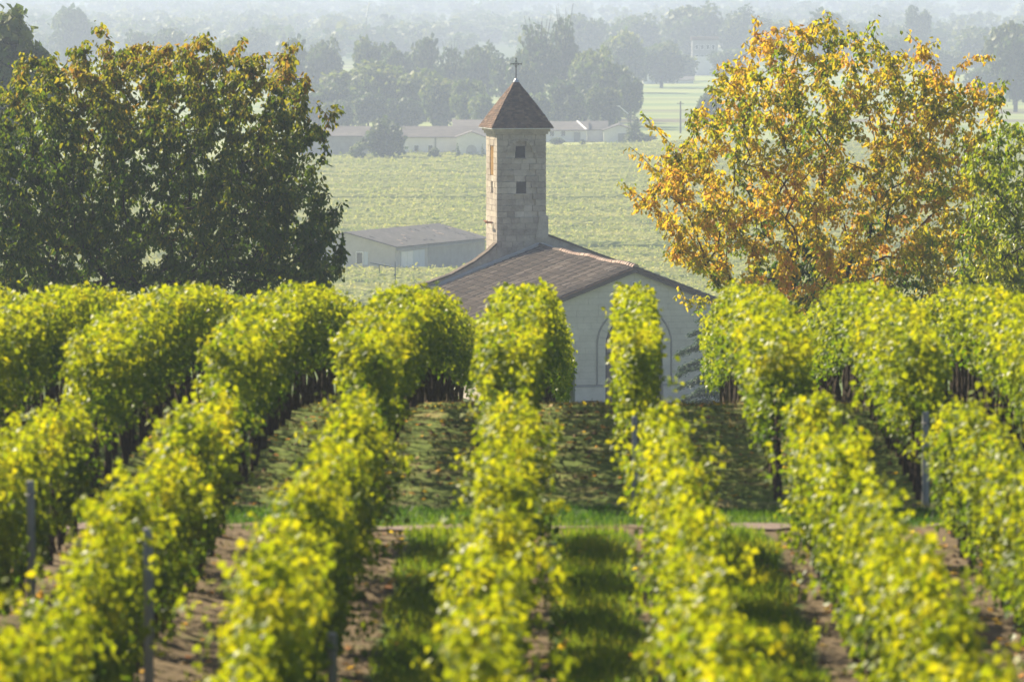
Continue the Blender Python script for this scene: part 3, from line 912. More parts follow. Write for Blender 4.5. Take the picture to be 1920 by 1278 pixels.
def build_far_houses():
    grp = 'hazy winery buildings beyond the vineyard plain'
    o, hw, e, r = long_house('farmhouse', 'long hazy white winery building behind the round bush, left of the bell tower', 735, 905, 978, 257, 238, M['white_wall'], M['far_roof'], 9, group=grp)
    for x in (-3.6, -1.2, 4.2): window_on(o, x, 1.0, .9, 1.2)
    panel(o, 'downpipe', M['grey_wall'], -.45, -.2, -.12, -.004, 0, e - .15)
    long_house('farmhouse', 'dim dark fronted wing at the left end of the hazy winery', 560, 734, 985, 255, 238, M['grey_wall'], M['far_roof'], 9, group=grp)
    c = P(884, 248, 968)
    o, w, _ = gable_building('farmhouse', 'small gabled white wing with round arch just left of the bell tower', 'house', (c.x, 968, -31.8), 0, 2.6, 9, P(884, 258, 968).z + 31.8, c.z + 31.8, M['white_wall'], M['far_roof'], .3, .1, grp)
    b = MB(); b.extrude_poly([(-.9, 0), (.9, 0), (.9, 1.6)] + [(.9 * math.cos(R(a)), 1.6 + .9 * math.sin(R(a))) for a in range(20, 180, 20)] + [(-.9, 1.6)], -.06, -.004); b.build('arched_door', M['render_wall'], o)
    long_house('farmhouse', 'reddish roofed barn rising behind the long white winery', 852, 935, 1012, 238, 226, M['white_wall'], M['far_roof'], 10, group=grp)
    o, hw, e, r = long_house('farmhouse', 'pale winery with red roof right beside the bell tower', 1000, 1100, 1062, 244, 229, M['white_wall'], M['far_roof'], 10, group=grp)
    panel(o, 'door', M['grey_wall'], 2.6, 3.8, -.08, -.004, 0, 2.0)
    for x in (-1.5, .6): window_on(o, x, 1.2, .9, 1.1)
    b = MB(); b.hexa([(hw - 1.9, 4.6, r + .15), (hw - 1.6, 4.6, r + .15), (hw + .1, -.5, e + .05), (hw - .2, -.5, e + .05)], [(hw - 1.9, 4.7, r + .3), (hw - 1.6, 4.7, r + .3), (hw + .1, -.45, e + .2), (hw - .2, -.45, e + .2)]); b.build('hip_ridge', M['white_paint'], o)
    o, hw, e, r = long_house('farmhouse', 'grey roofed middle range of the right hand winery', 1101, 1137, 1064, 243, 228, M['white_wall'], M['barn_roof'], 10, group=grp)
    c = P(1150, 235, 1058)
    o, w, _ = gable_building('farmhouse', 'gabled end house of the right hand winery beside the dark conifer', 'house', (c.x + 1.1, 1058, -31.8), 0, 2.9, 12, P(1150, 245, 1058).z + 31.8, c.z + 31.8, M['white_wall'], M['barn_roof'], .3, .1, grp)
    d = panel(o, 'garage_door', M['grey_wall'], -.2, 2.0, -.08, -.004, 0, 1.9)
    for k in range(3): panel(d, 'door_panel', M['grey_wall'], -.15 + k * .72, .5 + k * .72, -.11, -.082, .08, 1.8)
    # small white house on the far field
    o, hw, e, r = long_house('cottage', 'low white cottage at the top of the far pale field', 1222, 1300, 1620, 150, 144, M['white_wall'], M['barn_roof'], 8)
    o['label'] = 'low white cottage at the top edge of the far pale field'
    c = P(1217, 137, 1612)
    gable_building('cottage', 'tiny bright white gable at the left end of the far field', 'house', (c.x, 1612, -31.8), 0, 1.7, 8, 2.2, c.z + 31.8, M['white_wall'], M['barn_roof'], .2, .1)
    # block among the trees
    a, b_ = P(1298, 76, 1750), P(1346, 76, 1750)
    o = thing('apartment_building', 'faint boxy tower block showing above the hazy trees', 'building', ((a.x + b_.x) / 2, 1750, -31.8))
    h = a.z + 31.8; hw = (b_.x - a.x) / 2
    panel(o, 'wall', M['grey_wall'], -hw, hw, 0, 9, 0, h); panel(o, 'roof', M['flat_tile'], -hw - .3, hw + .3, -.3, 9.3, h + .003, h + 1.0)
    panel(o, 'side_wing', M['white_wall'], -hw + 1, hw + 9, -1.5, -.01, 0, h * .55)
    for i in range(3):
        for k in range(4):
            window_on(o, -hw + 1.4 + k * (2 * hw - 2.8) / 3, h - 2.8 - i * 3, 1.0, 1.5)
build_far_houses()

def build_poles():
    p = P(1276, 190, 1120); g = gzs(1120)
    o = thing('utility_pole', 'thin dark utility pole standing in the hazy field left of the golden tree', 'pole', (p.x, 1120, g))
    b = MB(); b.tube([(0, 0, 0), (0, 0, p.z - g)], [.2, .13], 6); b.build('pole', M['pole_wood'], o)
    b = MB(); b.box(-.7, .7, -.06, .06, p.z - g - .5, p.z - g - .38); b.build('crossarm', M['pole_wood'], o)
    p0, p1 = P(687, 33, 1900), P(693, 5, 1900); g = gzs(1900)
    o = thing('mast', 'white slanting mast catching the sun high in the far haze', 'mast', (p0.x, 1900, g))
    b = MB(); b.tube([(0, 0, 0), (0, 0, p0.z - g)], [.12, .1], 6); b.build('pole', M['pole_wood'], o)
    b = MB(); b.tube([(0, 0, p0.z - g), (p1.x - p0.x, 0, p1.z - g)], [.35, .3], 6); b.build('tip', M['white_paint'], o)
    p0, p1 = P(1178, 214, 1095), P(1162, 200, 1095); g = gzs(1095)
    o = thing('lamp_post', 'white leaning lamp arm against the dark trees right of the tower roof', 'lamp', (p0.x, 1095, g))
    b = MB(); b.tube([(0, 0, 0), (0, 0, p0.z - g)], [.1, .09], 6); b.build('pole', M['pole_wood'], o)
    b = MB(); b.tube([(0, 0, p0.z - g), (p1.x - p0.x, 0, p1.z - g)], [.1, .08], 6); b.build('arm', M['white_paint'], o)
    b = MB(); b.box(p1.x - p0.x - .45, p1.x - p0.x + .1, -.15, .15, p1.z - g + .0, p1.z - g + .14); b.build('lamp_head', M['white_paint'], o)
build_poles()

# ------------------------------------------------------------------ trees
def poly_dist(pts, poly):
    """inside test and distance to the outline for pts (N,2)"""
    poly = np.array(poly, float)
    a = poly; b = np.roll(poly, -1, 0)
    inside = np.zeros(len(pts), bool)
    dmin = np.full(len(pts), 1e9)
    for p, q in zip(a, b):
        cond = ((p[1] > pts[:, 1]) != (q[1] > pts[:, 1]))
        xi = (q[0] - p[0]) * (pts[:, 1] - p[1]) / (q[1] - p[1] + 1e-12) + p[0]
        inside ^= cond & (pts[:, 0] < xi)
        d = q - p
        t = np.clip(((pts - p) @ d) / (d @ d + 1e-12), 0, 1)
        dmin = np.minimum(dmin, np.linalg.norm(pts - (p + t[:, None] * d), axis=1))
    return inside, dmin

def grow_tree(tips, start, trunk_pts, rng, bend=.18, bias=.22, step=.4):
    """greedy branching: every tip is joined to the nearest wood already grown. -> nodes, parent"""
    nodes = [np.array(p, float) for p in trunk_pts]
    parent = [-1] + list(range(len(trunk_pts) - 1))
    plen = [0.0]
    for i in range(1, len(nodes)): plen.append(plen[-1] + np.linalg.norm(nodes[i] - nodes[i - 1]) * .3)
    A = np.zeros((60000, 3)); A[:len(nodes)] = nodes
    PL = np.zeros(60000); PL[:len(nodes)] = plen
    n = len(nodes)
    top = np.array(trunk_pts[-1])
    order = np.argsort(np.linalg.norm(tips - top, axis=1) + rng.uniform(0, 1.2, len(tips)))
    twig_nodes = []
    for ti in order:
        tip = tips[ti]
        d = np.linalg.norm(A[:n] - tip, axis=1)
        # prefer wood that lies below / nearer to the trunk than the tip
        cost = d + bias * PL[:n] + .5 * np.maximum(0, A[:n, 2] - tip[2])
        j = int(np.argmin(cost))
        L = d[j]
        k = max(1, int(round(L / step)))
        p0 = A[j].copy()
        off = rng.normal(0, bend, 3) * L * .35; off[2] += .05 * L
        prev = j
        for i in range(1, k + 1):
            t = i / k
            A[n] = p0 + (tip - p0) * t + off * math.sin(math.pi * t) + (rng.normal(0, .03, 3) if i < k else 0)
            PL[n] = PL[prev] + np.linalg.norm(A[n] - A[prev])
            parent.append(prev)
            if t > .45 or L * (1 - t) < .6: twig_nodes.append(n)
            prev = n; n += 1
    return A[:n].copy(), np.array(parent), np.array(twig_nodes)

def wood_mesh(name, A, parent, rmin=.006, expo=.45, rscale=.011, sides=5):
    n = len(A)
    w = np.zeros(n)
    kids = np.bincount(parent[parent >= 0], minlength=n)
    w[kids == 0] = 1
    for i in range(n - 1, 0, -1): w[parent[i]] += w[i]
    r = np.maximum(rmin, rscale * w ** expo)
    i = np.arange(1, n); p = parent[1:]
    a, b = A[p], A[i]
    d = norm(b - a)
    u = norm(np.cross(d, np.array([.31, .95, .05])))
    v = np.cross(d, u)
    th = np.arange(sides) * 2 * math.pi / sides
    ring = np.cos(th)[None, :, None] * u[:, None, :] + np.sin(th)[None, :, None] * v[:, None, :]
    rp = np.minimum(r[p], r[i] * 1.5)
    V = np.concatenate([a[:, None, :] + ring * rp[:, None, None], b[:, None, :] + ring * r[i][:, None, None]], 1)
    q = np.array([(k, (k + 1) % sides, sides + (k + 1) % sides, sides + k) for k in range(sides)])
    loops = (q.ravel()[None, :] + (np.arange(len(i)) * 2 * sides)[:, None]).ravel()
    starts = np.arange(len(i) * sides) * 4
    return big_mesh(name, V.reshape(-1, 3), loops, starts, smooth=True)

def crown_tree(name, label, D, poly_px, base_px, mat, barkm, n_tips, per_node, leaf_len, tint_fn, T=3.4, Rr=2.6, extra=(), seed=1, fork=2.0, shell=.5, group=None, droop=1.0, rscale=.0048, leaf_prob=1.0):
    rng = np.random.default_rng(seed)
    pm = np.array([[P(x, y, D).x, P(x, y, D).z] for x, y in poly_px])
    lo, hi = pm.min(0), pm.max(0)
    pts = []
    tot = 0
    while tot < n_tips:
        c = rng.uniform(lo, hi, size=(6000, 2))
        ins, dist = poly_dist(c, pm)
        c, dist = c[ins], dist[ins]
        t = T * np.sqrt(np.maximum(0, 1 - (1 - np.minimum(1, dist / Rr)) ** 2))
        y = rng.uniform(-1, 1, len(c))
        shellish = np.sign(y) * np.abs(y) ** shell
        q = np.stack([c[:, 0], D + shellish * t, c[:, 1]], 1)
        pts.append(q); tot += len(q)
    tips = np.concatenate(pts)[:n_tips]
    if len(extra):
        tips = np.concatenate([tips, np.array([P(x, y, D + dy) for x, y, dy in extra])])
    gx = P(base_px, 600, D).x
    g = gzs(D)
    root = thing(name, label, 'tree', (gx, D, g), 0, group)
    off = np.array([gx, D, g])
    tips = tips - off
    trunk = [(0, 0, -.2), (.03, .02, fork * .33), (-.04, .05, fork * .66), (.02, 0, fork)]
    A, par, tw = grow_tree(tips, None, trunk, rng)
    link('trunk', wood_mesh('trunk', A, par, rscale=rscale), barkm, root)
    # leaves along the young wood, in drooping clusters
    idx = np.repeat(tw, per_node)
    if leaf_prob < 1: idx = idx[rng.random(len(idx)) < leaf_prob]
    N = len(idx)
    pa = A[np.maximum(par[idx], 0)]
    f = rng.random((N, 1))
    pos = A[idx] * (1 - f) + pa * f + rng.normal(0, .06, (N, 3))
    out = norm(rng.normal(size=(N, 3)) * np.array([1, 1, .35]))
    ax = norm(out * .75 + np.array([0, 0, -droop]) + rng.normal(0, .25, (N, 3)))
    pos = pos + out * .03
    nr = norm(rng.normal(size=(N, 3)))
    size = leaf_len * rng.uniform(.7, 1.25, N)
    width = rng.uniform(.85, 1.25, N)
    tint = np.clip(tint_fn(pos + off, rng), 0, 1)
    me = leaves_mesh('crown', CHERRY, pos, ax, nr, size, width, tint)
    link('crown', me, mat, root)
    return root

wn3 = Wobble(3, .35, 12, 21)
wn4 = Wobble(3, .9, 12, 22)
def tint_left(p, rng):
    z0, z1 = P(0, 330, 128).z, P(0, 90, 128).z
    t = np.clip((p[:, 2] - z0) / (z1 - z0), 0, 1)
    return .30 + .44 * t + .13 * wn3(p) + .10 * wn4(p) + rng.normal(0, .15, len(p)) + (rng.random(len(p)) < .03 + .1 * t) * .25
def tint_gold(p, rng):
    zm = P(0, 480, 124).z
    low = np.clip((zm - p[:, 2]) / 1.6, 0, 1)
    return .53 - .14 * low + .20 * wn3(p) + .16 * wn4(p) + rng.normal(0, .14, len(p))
def tint_fresh(p, rng):
    return .55 + .15 * wn3(p) + rng.normal(0, .2, len(p))
def tint_dark(p, rng):
    return .2 + .1 * wn4(p) + rng.normal(0, .12, len(p))

LEFT = [(-130, 200), (-20, 165), (10, 160), (40, 98), (100, 105), (150, 85), (180, 62), (215, 110), (245, 78), (285, 82), (330, 84), (388, 72), (430, 100), (470, 82), (500, 110), (540, 88), (556, 140), (588, 160), (595, 205), (618, 225), (600, 262), (590, 300), (612, 350), (630, 390), (636, 440), (644, 470), (640, 525), (600, 545), (-130, 545)]
RIGHT = [(1205, 345), (1225, 300), (1240, 275), (1290, 255), (1300, 200), (1345, 125), (1400, 95), (1428, 45), (1475, 35), (1510, 55), (1555, 30), (1600, 60), (1645, 55), (1690, 100), (1738, 85), (1770, 150), (1815, 165), (1845, 130), (1880, 165), (1880, 230), (1845, 260), (1880, 330), (1905, 430), (1880, 600), (1560, 610), (1375, 610), (1362, 565), (1345, 528), (1290, 505), (1240, 480), (1240, 430), (1215, 400)]
crown_tree('cherry_tree', 'big dark green cherry tree with browning top filling the left side', 128, LEFT, 190, M['cherry_leaf'], M['bark'], 2400, 26, .128, tint_left, 3.6, 2.6,
           [(180, 50, 0), (190, 55, .3), (385, 66, -.4), (455, 72, .2), (540, 80, 0), (560, 85, .4), (628, 205, .3), (634, 200, 0), (612, 262, .2), (610, 300, 0), (575, 140, -.6), (645, 440, 0), (640, 380, .5)], 7, 1.6, .55)
crown_tree('cherry_tree', 'golden orange autumn cherry tree with airy branches right of the chapel', 124, RIGHT, 1500, M['golden_leaf'], M['bark_warm'], 1550, 21, .12, tint_gold, 3.3, 2.6,
           [(1165, 345, 0), (1185, 352, .2), (1180, 275, .1), (1205, 212, -.3), (1222, 235, -.2), (1420, 30, .3), (1415, 60, .3), (1395, 80, 0), (1550, 25, 0), (1640, 42, .2), (1700, 60, .3), (1755, 78, .3), (1890, 150, .2), (1860, 105, 0), (1815, 110, .4), (1905, 235, 0), (1285, 565, -2.2), (1310, 585, -2.2), (1275, 540, -2), (1195, 400, 0), (1190, 385, .3)], 12, 1.5, .6, droop=.8)
crown_tree('young_tree', 'fresh green young tree at the right edge in front of the golden one', 117, [(1790, 580), (1800, 460), (1825, 360), (1805, 300), (1850, 255), (1900, 235), (1960, 230), (2030, 270), (2030, 580)], 1905, M['fresh_leaf'], M['bark'], 420, 20, .115, tint_fresh, 1.6, 1.5, [(1830, 270, 0), (1880, 232, 0)], 15, 1.2, .7)
crown_tree('shrub', 'dark green bushy shrub hidden at the foot of the golden tree', 126.5, [(1370, 610), (1420, 545), (1470, 470), (1530, 440), (1580, 480), (1620, 540), (1660, 610)], 1520, M['cherry_leaf'], M['bark'], 260, 16, .14, tint_dark, 1.4, 1.2, (), 16, .8, .7)
bpy.data.objects['shrub']['category'] = 'shrub'

# ------------------------------------------------------------------ conifer and low shrubs in front of the chapel
def build_cedar():
    rng = np.random.default_rng(31)
    Y = 226
    c = P(1352, 590, Y)
    g = gzs(Y)
    o = thing('cedar', 'small blue green conifer with drooping fronds beside the chapel door', 'conifer', (c.x, Y, g))
    H = c.z - g + .3
    b = MB(); b.tube([(0, 0, -.1), (.03, 0, H * .5), (0, 0, H)], [.11, .07, .02], 6)
    pos, ax, nr = [], [], []
    for k in range(46):
        h = .45 + (H - .6) * (k / 46) ** .9
        a = k * 2.39996
        L = (2.15 * (1 - h / H) ** .4 + .25) * rng.uniform(.8, 1.15)
        d = np.array([math.cos(a), math.sin(a), 0])
        pts = [np.array([0, 0, h]) + d * L * t + np.array([0, 0, .25 * L * t - .42 * L * t * t]) for t in np.linspace(0, 1, 6)]
        b.tube(pts, [.025, .02, .016, .012, .009, .005], 4, False)
        for t in np.linspace(.12, 1, int(52 * L)):
            i = min(4, int(t * 5)); p = pts[i] + (pts[i + 1] - pts[i]) * (t * 5 - i)
            sd = np.cross(d, [0, 0, 1])
            for s in (-1, 1):
                for q in range(3):
                    pos.append(p + rng.normal(0, .06, 3)); ax.append(d * .7 + s * sd * rng.uniform(.4, 1) + np.array([0, 0, rng.uniform(-.45, .1)])); nr.append(np.array([0, 0, 1.0]) + rng.normal(0, .3, 3))
    b.build('trunk', M['bark'], o)
    N = len(pos)
    link('crown', leaves_mesh('crown', CHERRY, np.array(pos), np.array(ax), np.array(nr), rng.uniform(.09, .2, N), rng.uniform(.5, .9, N), rng.uniform(.2, 1, N)), M['conifer'], o)
build_cedar()

def build_low_shrub(px, py, Y, w, h, mat, label, seed):
    rng = np.random.default_rng(seed)
    c = P(px, py, Y); g = gzs(Y)
    o = thing('shrub', label, 'shrub', (c.x, Y, g))
    N = 1300
    u = norm(rng.normal(size=(N, 3))) * rng.uniform(.5, 1, (N, 1)) ** .5
    p = u * np.array([w / 2, w / 3, h / 2]) + np.array([0, 0, h / 2])
    p[:, 2] = np.maximum(p[:, 2], .02)
    link('crown', leaves_mesh('crown', CHERRY, p, rng.normal(size=(N, 3)), u + rng.normal(0, .5, (N, 3)), rng.uniform(.1, .18, N), rng.uniform(.9, 1.5, N), rng.uniform(.1, .9, N)), mat, o)
    b = MB()
    for k in range(5):
        a = k * 1.3; b.tube([(0, 0, 0), (math.cos(a) * w * .2, math.sin(a) * w * .15, h * .4), (math.cos(a) * w * .35, math.sin(a) * w * .25, h * .8)], [.02, .015, .008], 4)
    b.build('stem', M['bark'], o)
build_low_shrub(1292, 740, 236, 2.0, 1.25, M['fresh_leaf'], 'low green bush at the foot of the chapel wall by the conifer', 41)
build_low_shrub(1322, 744, 235, 1.6, 1.05, M['golden_leaf'], 'low rusty leaved bush under the conifer fronds', 42)

# ------------------------------------------------------------------ vines
TRUNKS = []
for v in range(5):
    r_ = random.Random(60 + v)
    b = MB(); pts = [(0, 0, -.05)]; rad_ = [.05]
    for k in range(1, 6):
        pts.append((r_.uniform(-.035, .035), r_.uniform(-.05, .05), .13 * k)); rad_.append(.045 - .004 * k + r_.uniform(-.005, .006))
    b.tube(pts, rad_, 6)
    b.tube([pts[-1], (.02, .22, .68), (0, .45, .72)], [.02, .016, .008], 5); b.tube([pts[-1], (-.02, -.2, .69), (0, -.42, .72)], [.02, .015, .008], 5)
    TRUNKS.append(b.mesh('trunk'))
STAKE = MB(); STAKE.tube([(0, 0, -.1), (0, 0, 1.0)], [.022, .02], 5); STAKE = STAKE.mesh('stake')

def vine_row(label, group, xfun, y0, y1, per_m, tmpl, seed, hw=.30, top=1.42, bot=.42, ragged=.5, leaf=.115, yellow=0.0, gappy=0.0, lift=0.0, drop=0.0):
    rng = np.random.default_rng(seed)
    ym = (y0 + y1) / 2
    ox, oy, oz = float(xfun(ym)), ym, gzs(ym)
    o = thing('vine_row', label, 'vine row', (ox, oy, oz), 0, group)
    Lr = y1 - y0
    w1, w2, w3 = Wobble(1, .32, 8, seed + 1), Wobble(2, 1.15, 12, seed + 2), Wobble(3, 1.7, 14, seed + 3)
    # clusters sit on the hedge surface, leaves fill and cover them
    NC = int(Lr * per_m / 13)
    cy = rng.uniform(y0, y1, NC)
    # position round the section: u in 0..1 walks up the left side, over the top and down the right one
    s = rng.random(NC)
    hs = (top - bot)
    per = 2 * hs + 2 * hw
    d = s * per
    lx = np.where(d < hs, -1.0, np.where(d < hs + 2 * hw, (d - hs) / hw - 1, 1.0))
    lz = np.where(d < hs, d, np.where(d < hs + 2 * hw, hs, per - d))
    nxx = np.where(d < hs, -1.0, np.where(d < hs + 2 * hw, lx * .6, 1.0))
    nzz = np.where((d >= hs) & (d < hs + 2 * hw), 1.0, .18 + .5 * (lz / hs > .85))
    bulge = w2(np.stack([cy, lz * 1.0], 1))
    taper = .84 + .20 * np.clip(lz / hs * 1.6, 0, 1)
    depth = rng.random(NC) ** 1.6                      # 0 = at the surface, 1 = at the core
    rx = hw * (taper + .32 * ragged * bulge) * (1 - .75 * depth)
    htop = 1 + ragged * .09 * w1(cy[:, None]) + ragged * .07 * w2(np.stack([cy * 1.7, cy * 0 + 3], 1))
    zz = bot + lz * htop * np.where((d >= hs) & (d < hs + 2 * hw), 1 - .4 * depth, 1) + (rng.random(NC) < .10) * ragged * rng.uniform(0, .22, NC) * (lz > hs * .8)
    low = (lz < hs * .15)
    zz = zz - low * rng.uniform(-.12, .22, NC) * (1.0 if ragged > .6 else .7)
    rx = rx + (rng.random(NC) < .08) * ragged * rng.uniform(0, .2, NC)
    # the upper rows stand taller at their near end, the lower ones run out lower at the path
    zz = zz + lift * np.clip(1 - (cy - y0) / 11, 0, 1) * lz / hs - drop * np.clip(1 - (y1 - cy) / 4, 0, 1) * lz / hs
    # stretches where plants are weak or missing
    if gappy > 0:
        gw = Wobble(1, .2, 7, seed + 5)(cy[:, None] * 1.0)
        weak = np.clip((gw + .15) / .4, 0, 1) * gappy
        low_ = np.clip(1.35 - 1.1 * lz / hs, 0, 1)
        keepc = rng.random(NC) > np.clip(weak * (.35 + .75 * low_), 0, .97)
        zz = np.where(lz > .3, zz - weak * .14 * (lz / hs), zz)
        rx = rx * (1 - .2 * weak)
        cy, lx, zz, rx, depth, nxx, nzz, lz = (v[keepc] for v in (cy, lx, zz, rx, depth, nxx, nzz, lz))
        NC = len(cy)
    # ends are rounded
    e = np.minimum(cy - y0, y1 - cy)
    rx = rx * np.clip(.55 + e * .9, 0, 1)
    cx = lx * rx
    M_ = 13
    idx = np.repeat(np.arange(NC), M_)
    N = len(idx)
    C = np.stack([cx, cy, zz], 1)[idx]
    off = rng.normal(0, 1, (N, 3)) * np.array([.042, .075, .065])
    nrm = np.stack([nxx, np.zeros(NC), nzz], 1)[idx]
    nrm[:, 1] += np.where(cy[idx] < y0 + .5, -.8, 0)
    p = C + off
    p[:, 2] = np.maximum(p[:, 2], .06)
    yy = p[:, 1].copy()
    world = np.stack([p[:, 0] + xfun(yy), yy, p[:, 2]], 1)
    # stay on the ground line of the row
    P_ = np.stack([world[:, 0] - ox, yy - oy, p[:, 2] + gz(yy) - oz], 1)
    nr = norm(norm(nrm) + rng.normal(0, .55, (N, 3)))
    ax = norm(np.array([0, 0, -.75]) + nrm * .35 + rng.normal(0, .5, (N, 3)))
    size = leaf * rng.uniform(.65, 1.25, N)
    dep = depth[idx]
    tint = .45 + yellow + .13 * w3(world * np.array([1, .6, 1])) + .24 * (np.clip((p[:, 2] - bot) / hs, 0, 1) - .35) + rng.normal(0, .045, N) - .12 * dep  # tops yellower as young shoots and painted sunlight; inner leaves darkened as painted shade
    # a few vines already turning
    turn = Wobble(2, .22, 6, seed + 9)(np.stack([yy, p[:, 2] * 1.5], 1))
    tint = tint + np.clip(turn - 1.9, 0, 1) * .7 + (rng.random(N) < .0006) * .4
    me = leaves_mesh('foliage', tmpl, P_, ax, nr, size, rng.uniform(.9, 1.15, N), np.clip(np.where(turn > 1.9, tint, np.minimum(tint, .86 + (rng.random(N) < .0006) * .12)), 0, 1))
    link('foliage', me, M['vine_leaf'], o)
    # woody trunks, one per plant
    y = y0 + .3
    r2 = random.Random(seed)
    while y < y1:
        link('trunk', r2.choice(TRUNKS), M['vine_bark'], o, (float(xfun(y)) - ox + r2.uniform(-.04, .04), y - oy, gzs(y) - oz), (0, 0, r2.choice((0, math.pi)) + r2.uniform(-.3, .3)), (1, 1, r2.uniform(.9, 1.1)))
        if r2.random() < .85:
            yk = y + r2.uniform(.2, .45)
            link('stake', STAKE, M['vine_bark'], o, (float(xfun(yk)) - ox + r2.uniform(-.05, .05), yk - oy, gzs(yk) - oz), (r2.uniform(-.04, .04), r2.uniform(-.04, .04), 0), (1, 1, r2.uniform(.75, 1)))
        y += .92 * r2.uniform(.9, 1.1)
    return o

S = 1.5
def lower_x(e):
    return lambda y: np.asarray(y) * 0 + e * S
YAW_U = (1166 - 1042) / FPX
def upper_x(e):
    return lambda y: e * S + np.asarray(y) * YAW_U

LOWER = [(-4.3, 'lower vine row cut by the left edge, outermost of its block', 52.5),
         (-3.3, 'lower vine row at far left with a grey post standing on its right side', 58),
         (-2.3, 'lower vine row left of centre with tall grey post in front of it', 58),
         (-1.3, 'lower vine row bordering the leftmost grass strip on its left side', 58),
         (-.3, 'lower vine row just left of the wide central grass strip', 58),
         (.7, 'lower vine row leading straight up to the chapel door', 58),
         (1.7, 'lower vine row second to the right of the wide central grass strip', 58),
         (2.7, 'lower vine row near the right edge with bare trunks at its far end', 58),
         (3.7, 'lower vine row at the bottom right corner, outermost of its block', 54)]
for k, (e, lab, yend) in enumerate(LOWER):
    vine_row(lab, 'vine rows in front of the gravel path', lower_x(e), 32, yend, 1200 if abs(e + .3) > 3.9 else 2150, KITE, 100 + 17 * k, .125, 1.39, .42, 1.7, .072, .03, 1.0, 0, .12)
UPPER = [(-5.85, 'upper vine row outermost at the left edge under the dark cherry tree', 88),
         (-4.85, 'upper vine row at the left with long dark trunks, below the tall dark tree', 92),
         (-3.85, 'upper vine row below the middle of the dark cherry tree', 94),
         (-2.85, 'upper vine row below the right half of the dark cherry tree', 94),
         (-1.85, 'upper vine row just left of the chapel roof under the antenna', 99),
         (-.85, 'upper vine row in front of the chapel roof left of the door', 108),
         (.11, 'narrow upper vine row standing right in front of the chapel door', 86),
         (1.15, 'upper vine row just right of the chapel door beside the conifer', 97),
         (2.15, 'upper vine row below the left part of the golden tree', 97),
         (3.15, 'upper vine row below the trunk of the golden tree', 97),
         (4.15, 'upper vine row at the right edge below the green young tree', 95)]
for k, (e, lab, yend) in enumerate(UPPER):
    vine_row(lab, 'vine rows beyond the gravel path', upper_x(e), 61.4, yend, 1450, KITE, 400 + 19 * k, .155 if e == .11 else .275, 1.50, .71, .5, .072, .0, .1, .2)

def post(px, Y, h, label, r=.04, lean=0.0):
    X = P(px, 900, Y).x
    o = thing('trellis_post', label, 'post', (X, Y, gzs(Y)), 0, 'grey trellis posts in the vineyard')
    o.rotation_euler = (0, lean, 0)
    b = MB(); b.tube([(0, 0, -.2), (.004, 0, h * .5), (0, 0, h - .01), (0, 0, h)], [r, r * .97, r * .95, r * .7], 8); b.build('pole', M['post'], o)
    b = MB()
    for z in (h - .12,): b.tube([(-r - .008, 0, z), (0, -r - .008, z), (r + .008, 0, z)], [.006] * 3, 4)
    b.build('wire_staple', M['iron'], o)
post(57, 48.6, 1.40, 'grey wooden post standing against the vines at the far left')
post(277, 44.4, 1.40, 'tall grey wooden post in front of the vines left of centre', .043)
post(622, 41.5, .90, 'short grey post at the bottom edge left of centre')
post(1735, 61.2, 1.0, 'grey post at the near end of an upper row on the right')
post(1190, 61.2, .95, 'thin grey end post half hidden behind the row to the door', .035)
post(1073, 106, 1.3, 'grey end post beside the chapel wall left of the door', .05)
post(1797, 57.6, 1.1, 'thin stake at a lower row end on the right, left one of two', .022)
post(1822, 57.2, 1.1, 'thin stake at a lower row end on the right, right one of two', .022)

# ------------------------------------------------------------------ grass, weeds, clods
def scatter_grass(name, label, x, y, hmin, hmax, wid, mat, seed, tint_mu=.5):
    rng = np.random.default_rng(seed)
    N = len(x)
    z = ground_xy(x, y) - .004
    p = np.stack([x, y, z], 1)
    ax = norm(np.array([0, 0, 1.0]) + rng.normal(0, .35, (N, 3)))
    nr = rng.normal(size=(N, 3)); nr[:, 2] *= .1
    size = rng.uniform(hmin, hmax, N)
    pp = Wobble(2, .5, 10, seed)(np.stack([x, y], 1))
    T = (np.array([[-.5, 0, 0], [.5, 0, 0], [.05, 1, .12]], float), [(0, 1, 2)])
    me = leaves_mesh(name, T, p, ax, nr, size, wid / size, np.clip(tint_mu + .18 * pp + rng.normal(0, .16, N), 0, 1))
    o = link(name, me, mat)
    tag(o, label, None, None, 'stuff')
g = np.random.default_rng(77)
labs = ('grass strip in the alley left of the centre row', 'wide central grass strip pointing at the chapel', 'grass strip in the alley right of the door row')
for k, x0 in enumerate(STRIPS):
    n = 15000
    y = g.uniform(38, 58.15, n); x = x0 + g.normal(0, 1, n).clip(-1.9, 1.9) * .19 + .06 * np.sin(y * 1.7)
    scatter_grass('grass', labs[k], x, y, .05, .15, .016, M['grass'], 80 + k, .60)
n = 24000
y = g.uniform(58.9, 60.9, n); x = g.uniform(-9, 9, n)
scatter_grass('grass', 'band of short grass along the far side of the path', x, y, .03, .09, .016, M['grass'], 90, .18)  # low tint paints the shade of the upper row ends into this grass
n = 26000
y = g.uniform(61, 82, n); x = g.uniform(-8, 10, n)
keep = Wobble(2, .45, 10, 91)(np.stack([x, y], 1)) > -.1
scatter_grass('weeds', 'dry weeds and stubble between the upper vine rows', x[keep], y[keep], .03, .09, .02, M['dry_grass'], 92, .45)
n = 9000
y = g.uniform(42, 58.2, n); x = g.uniform(-8, 8, n)
keep = Wobble(2, .6, 10, 93)(np.stack([x, y], 1)) > .2
scatter_grass('weeds', 'sparse weeds on the bare soil of the lower block', x[keep], y[keep], .03, .08, .018, M['dry_grass'], 94, .4)
n = 5000
y = 58.6 + g.normal(0, .22, n); x = g.uniform(-9, 9, n)
keep = Wobble(2, .8, 10, 95)(np.stack([x, y], 1)) > -.1
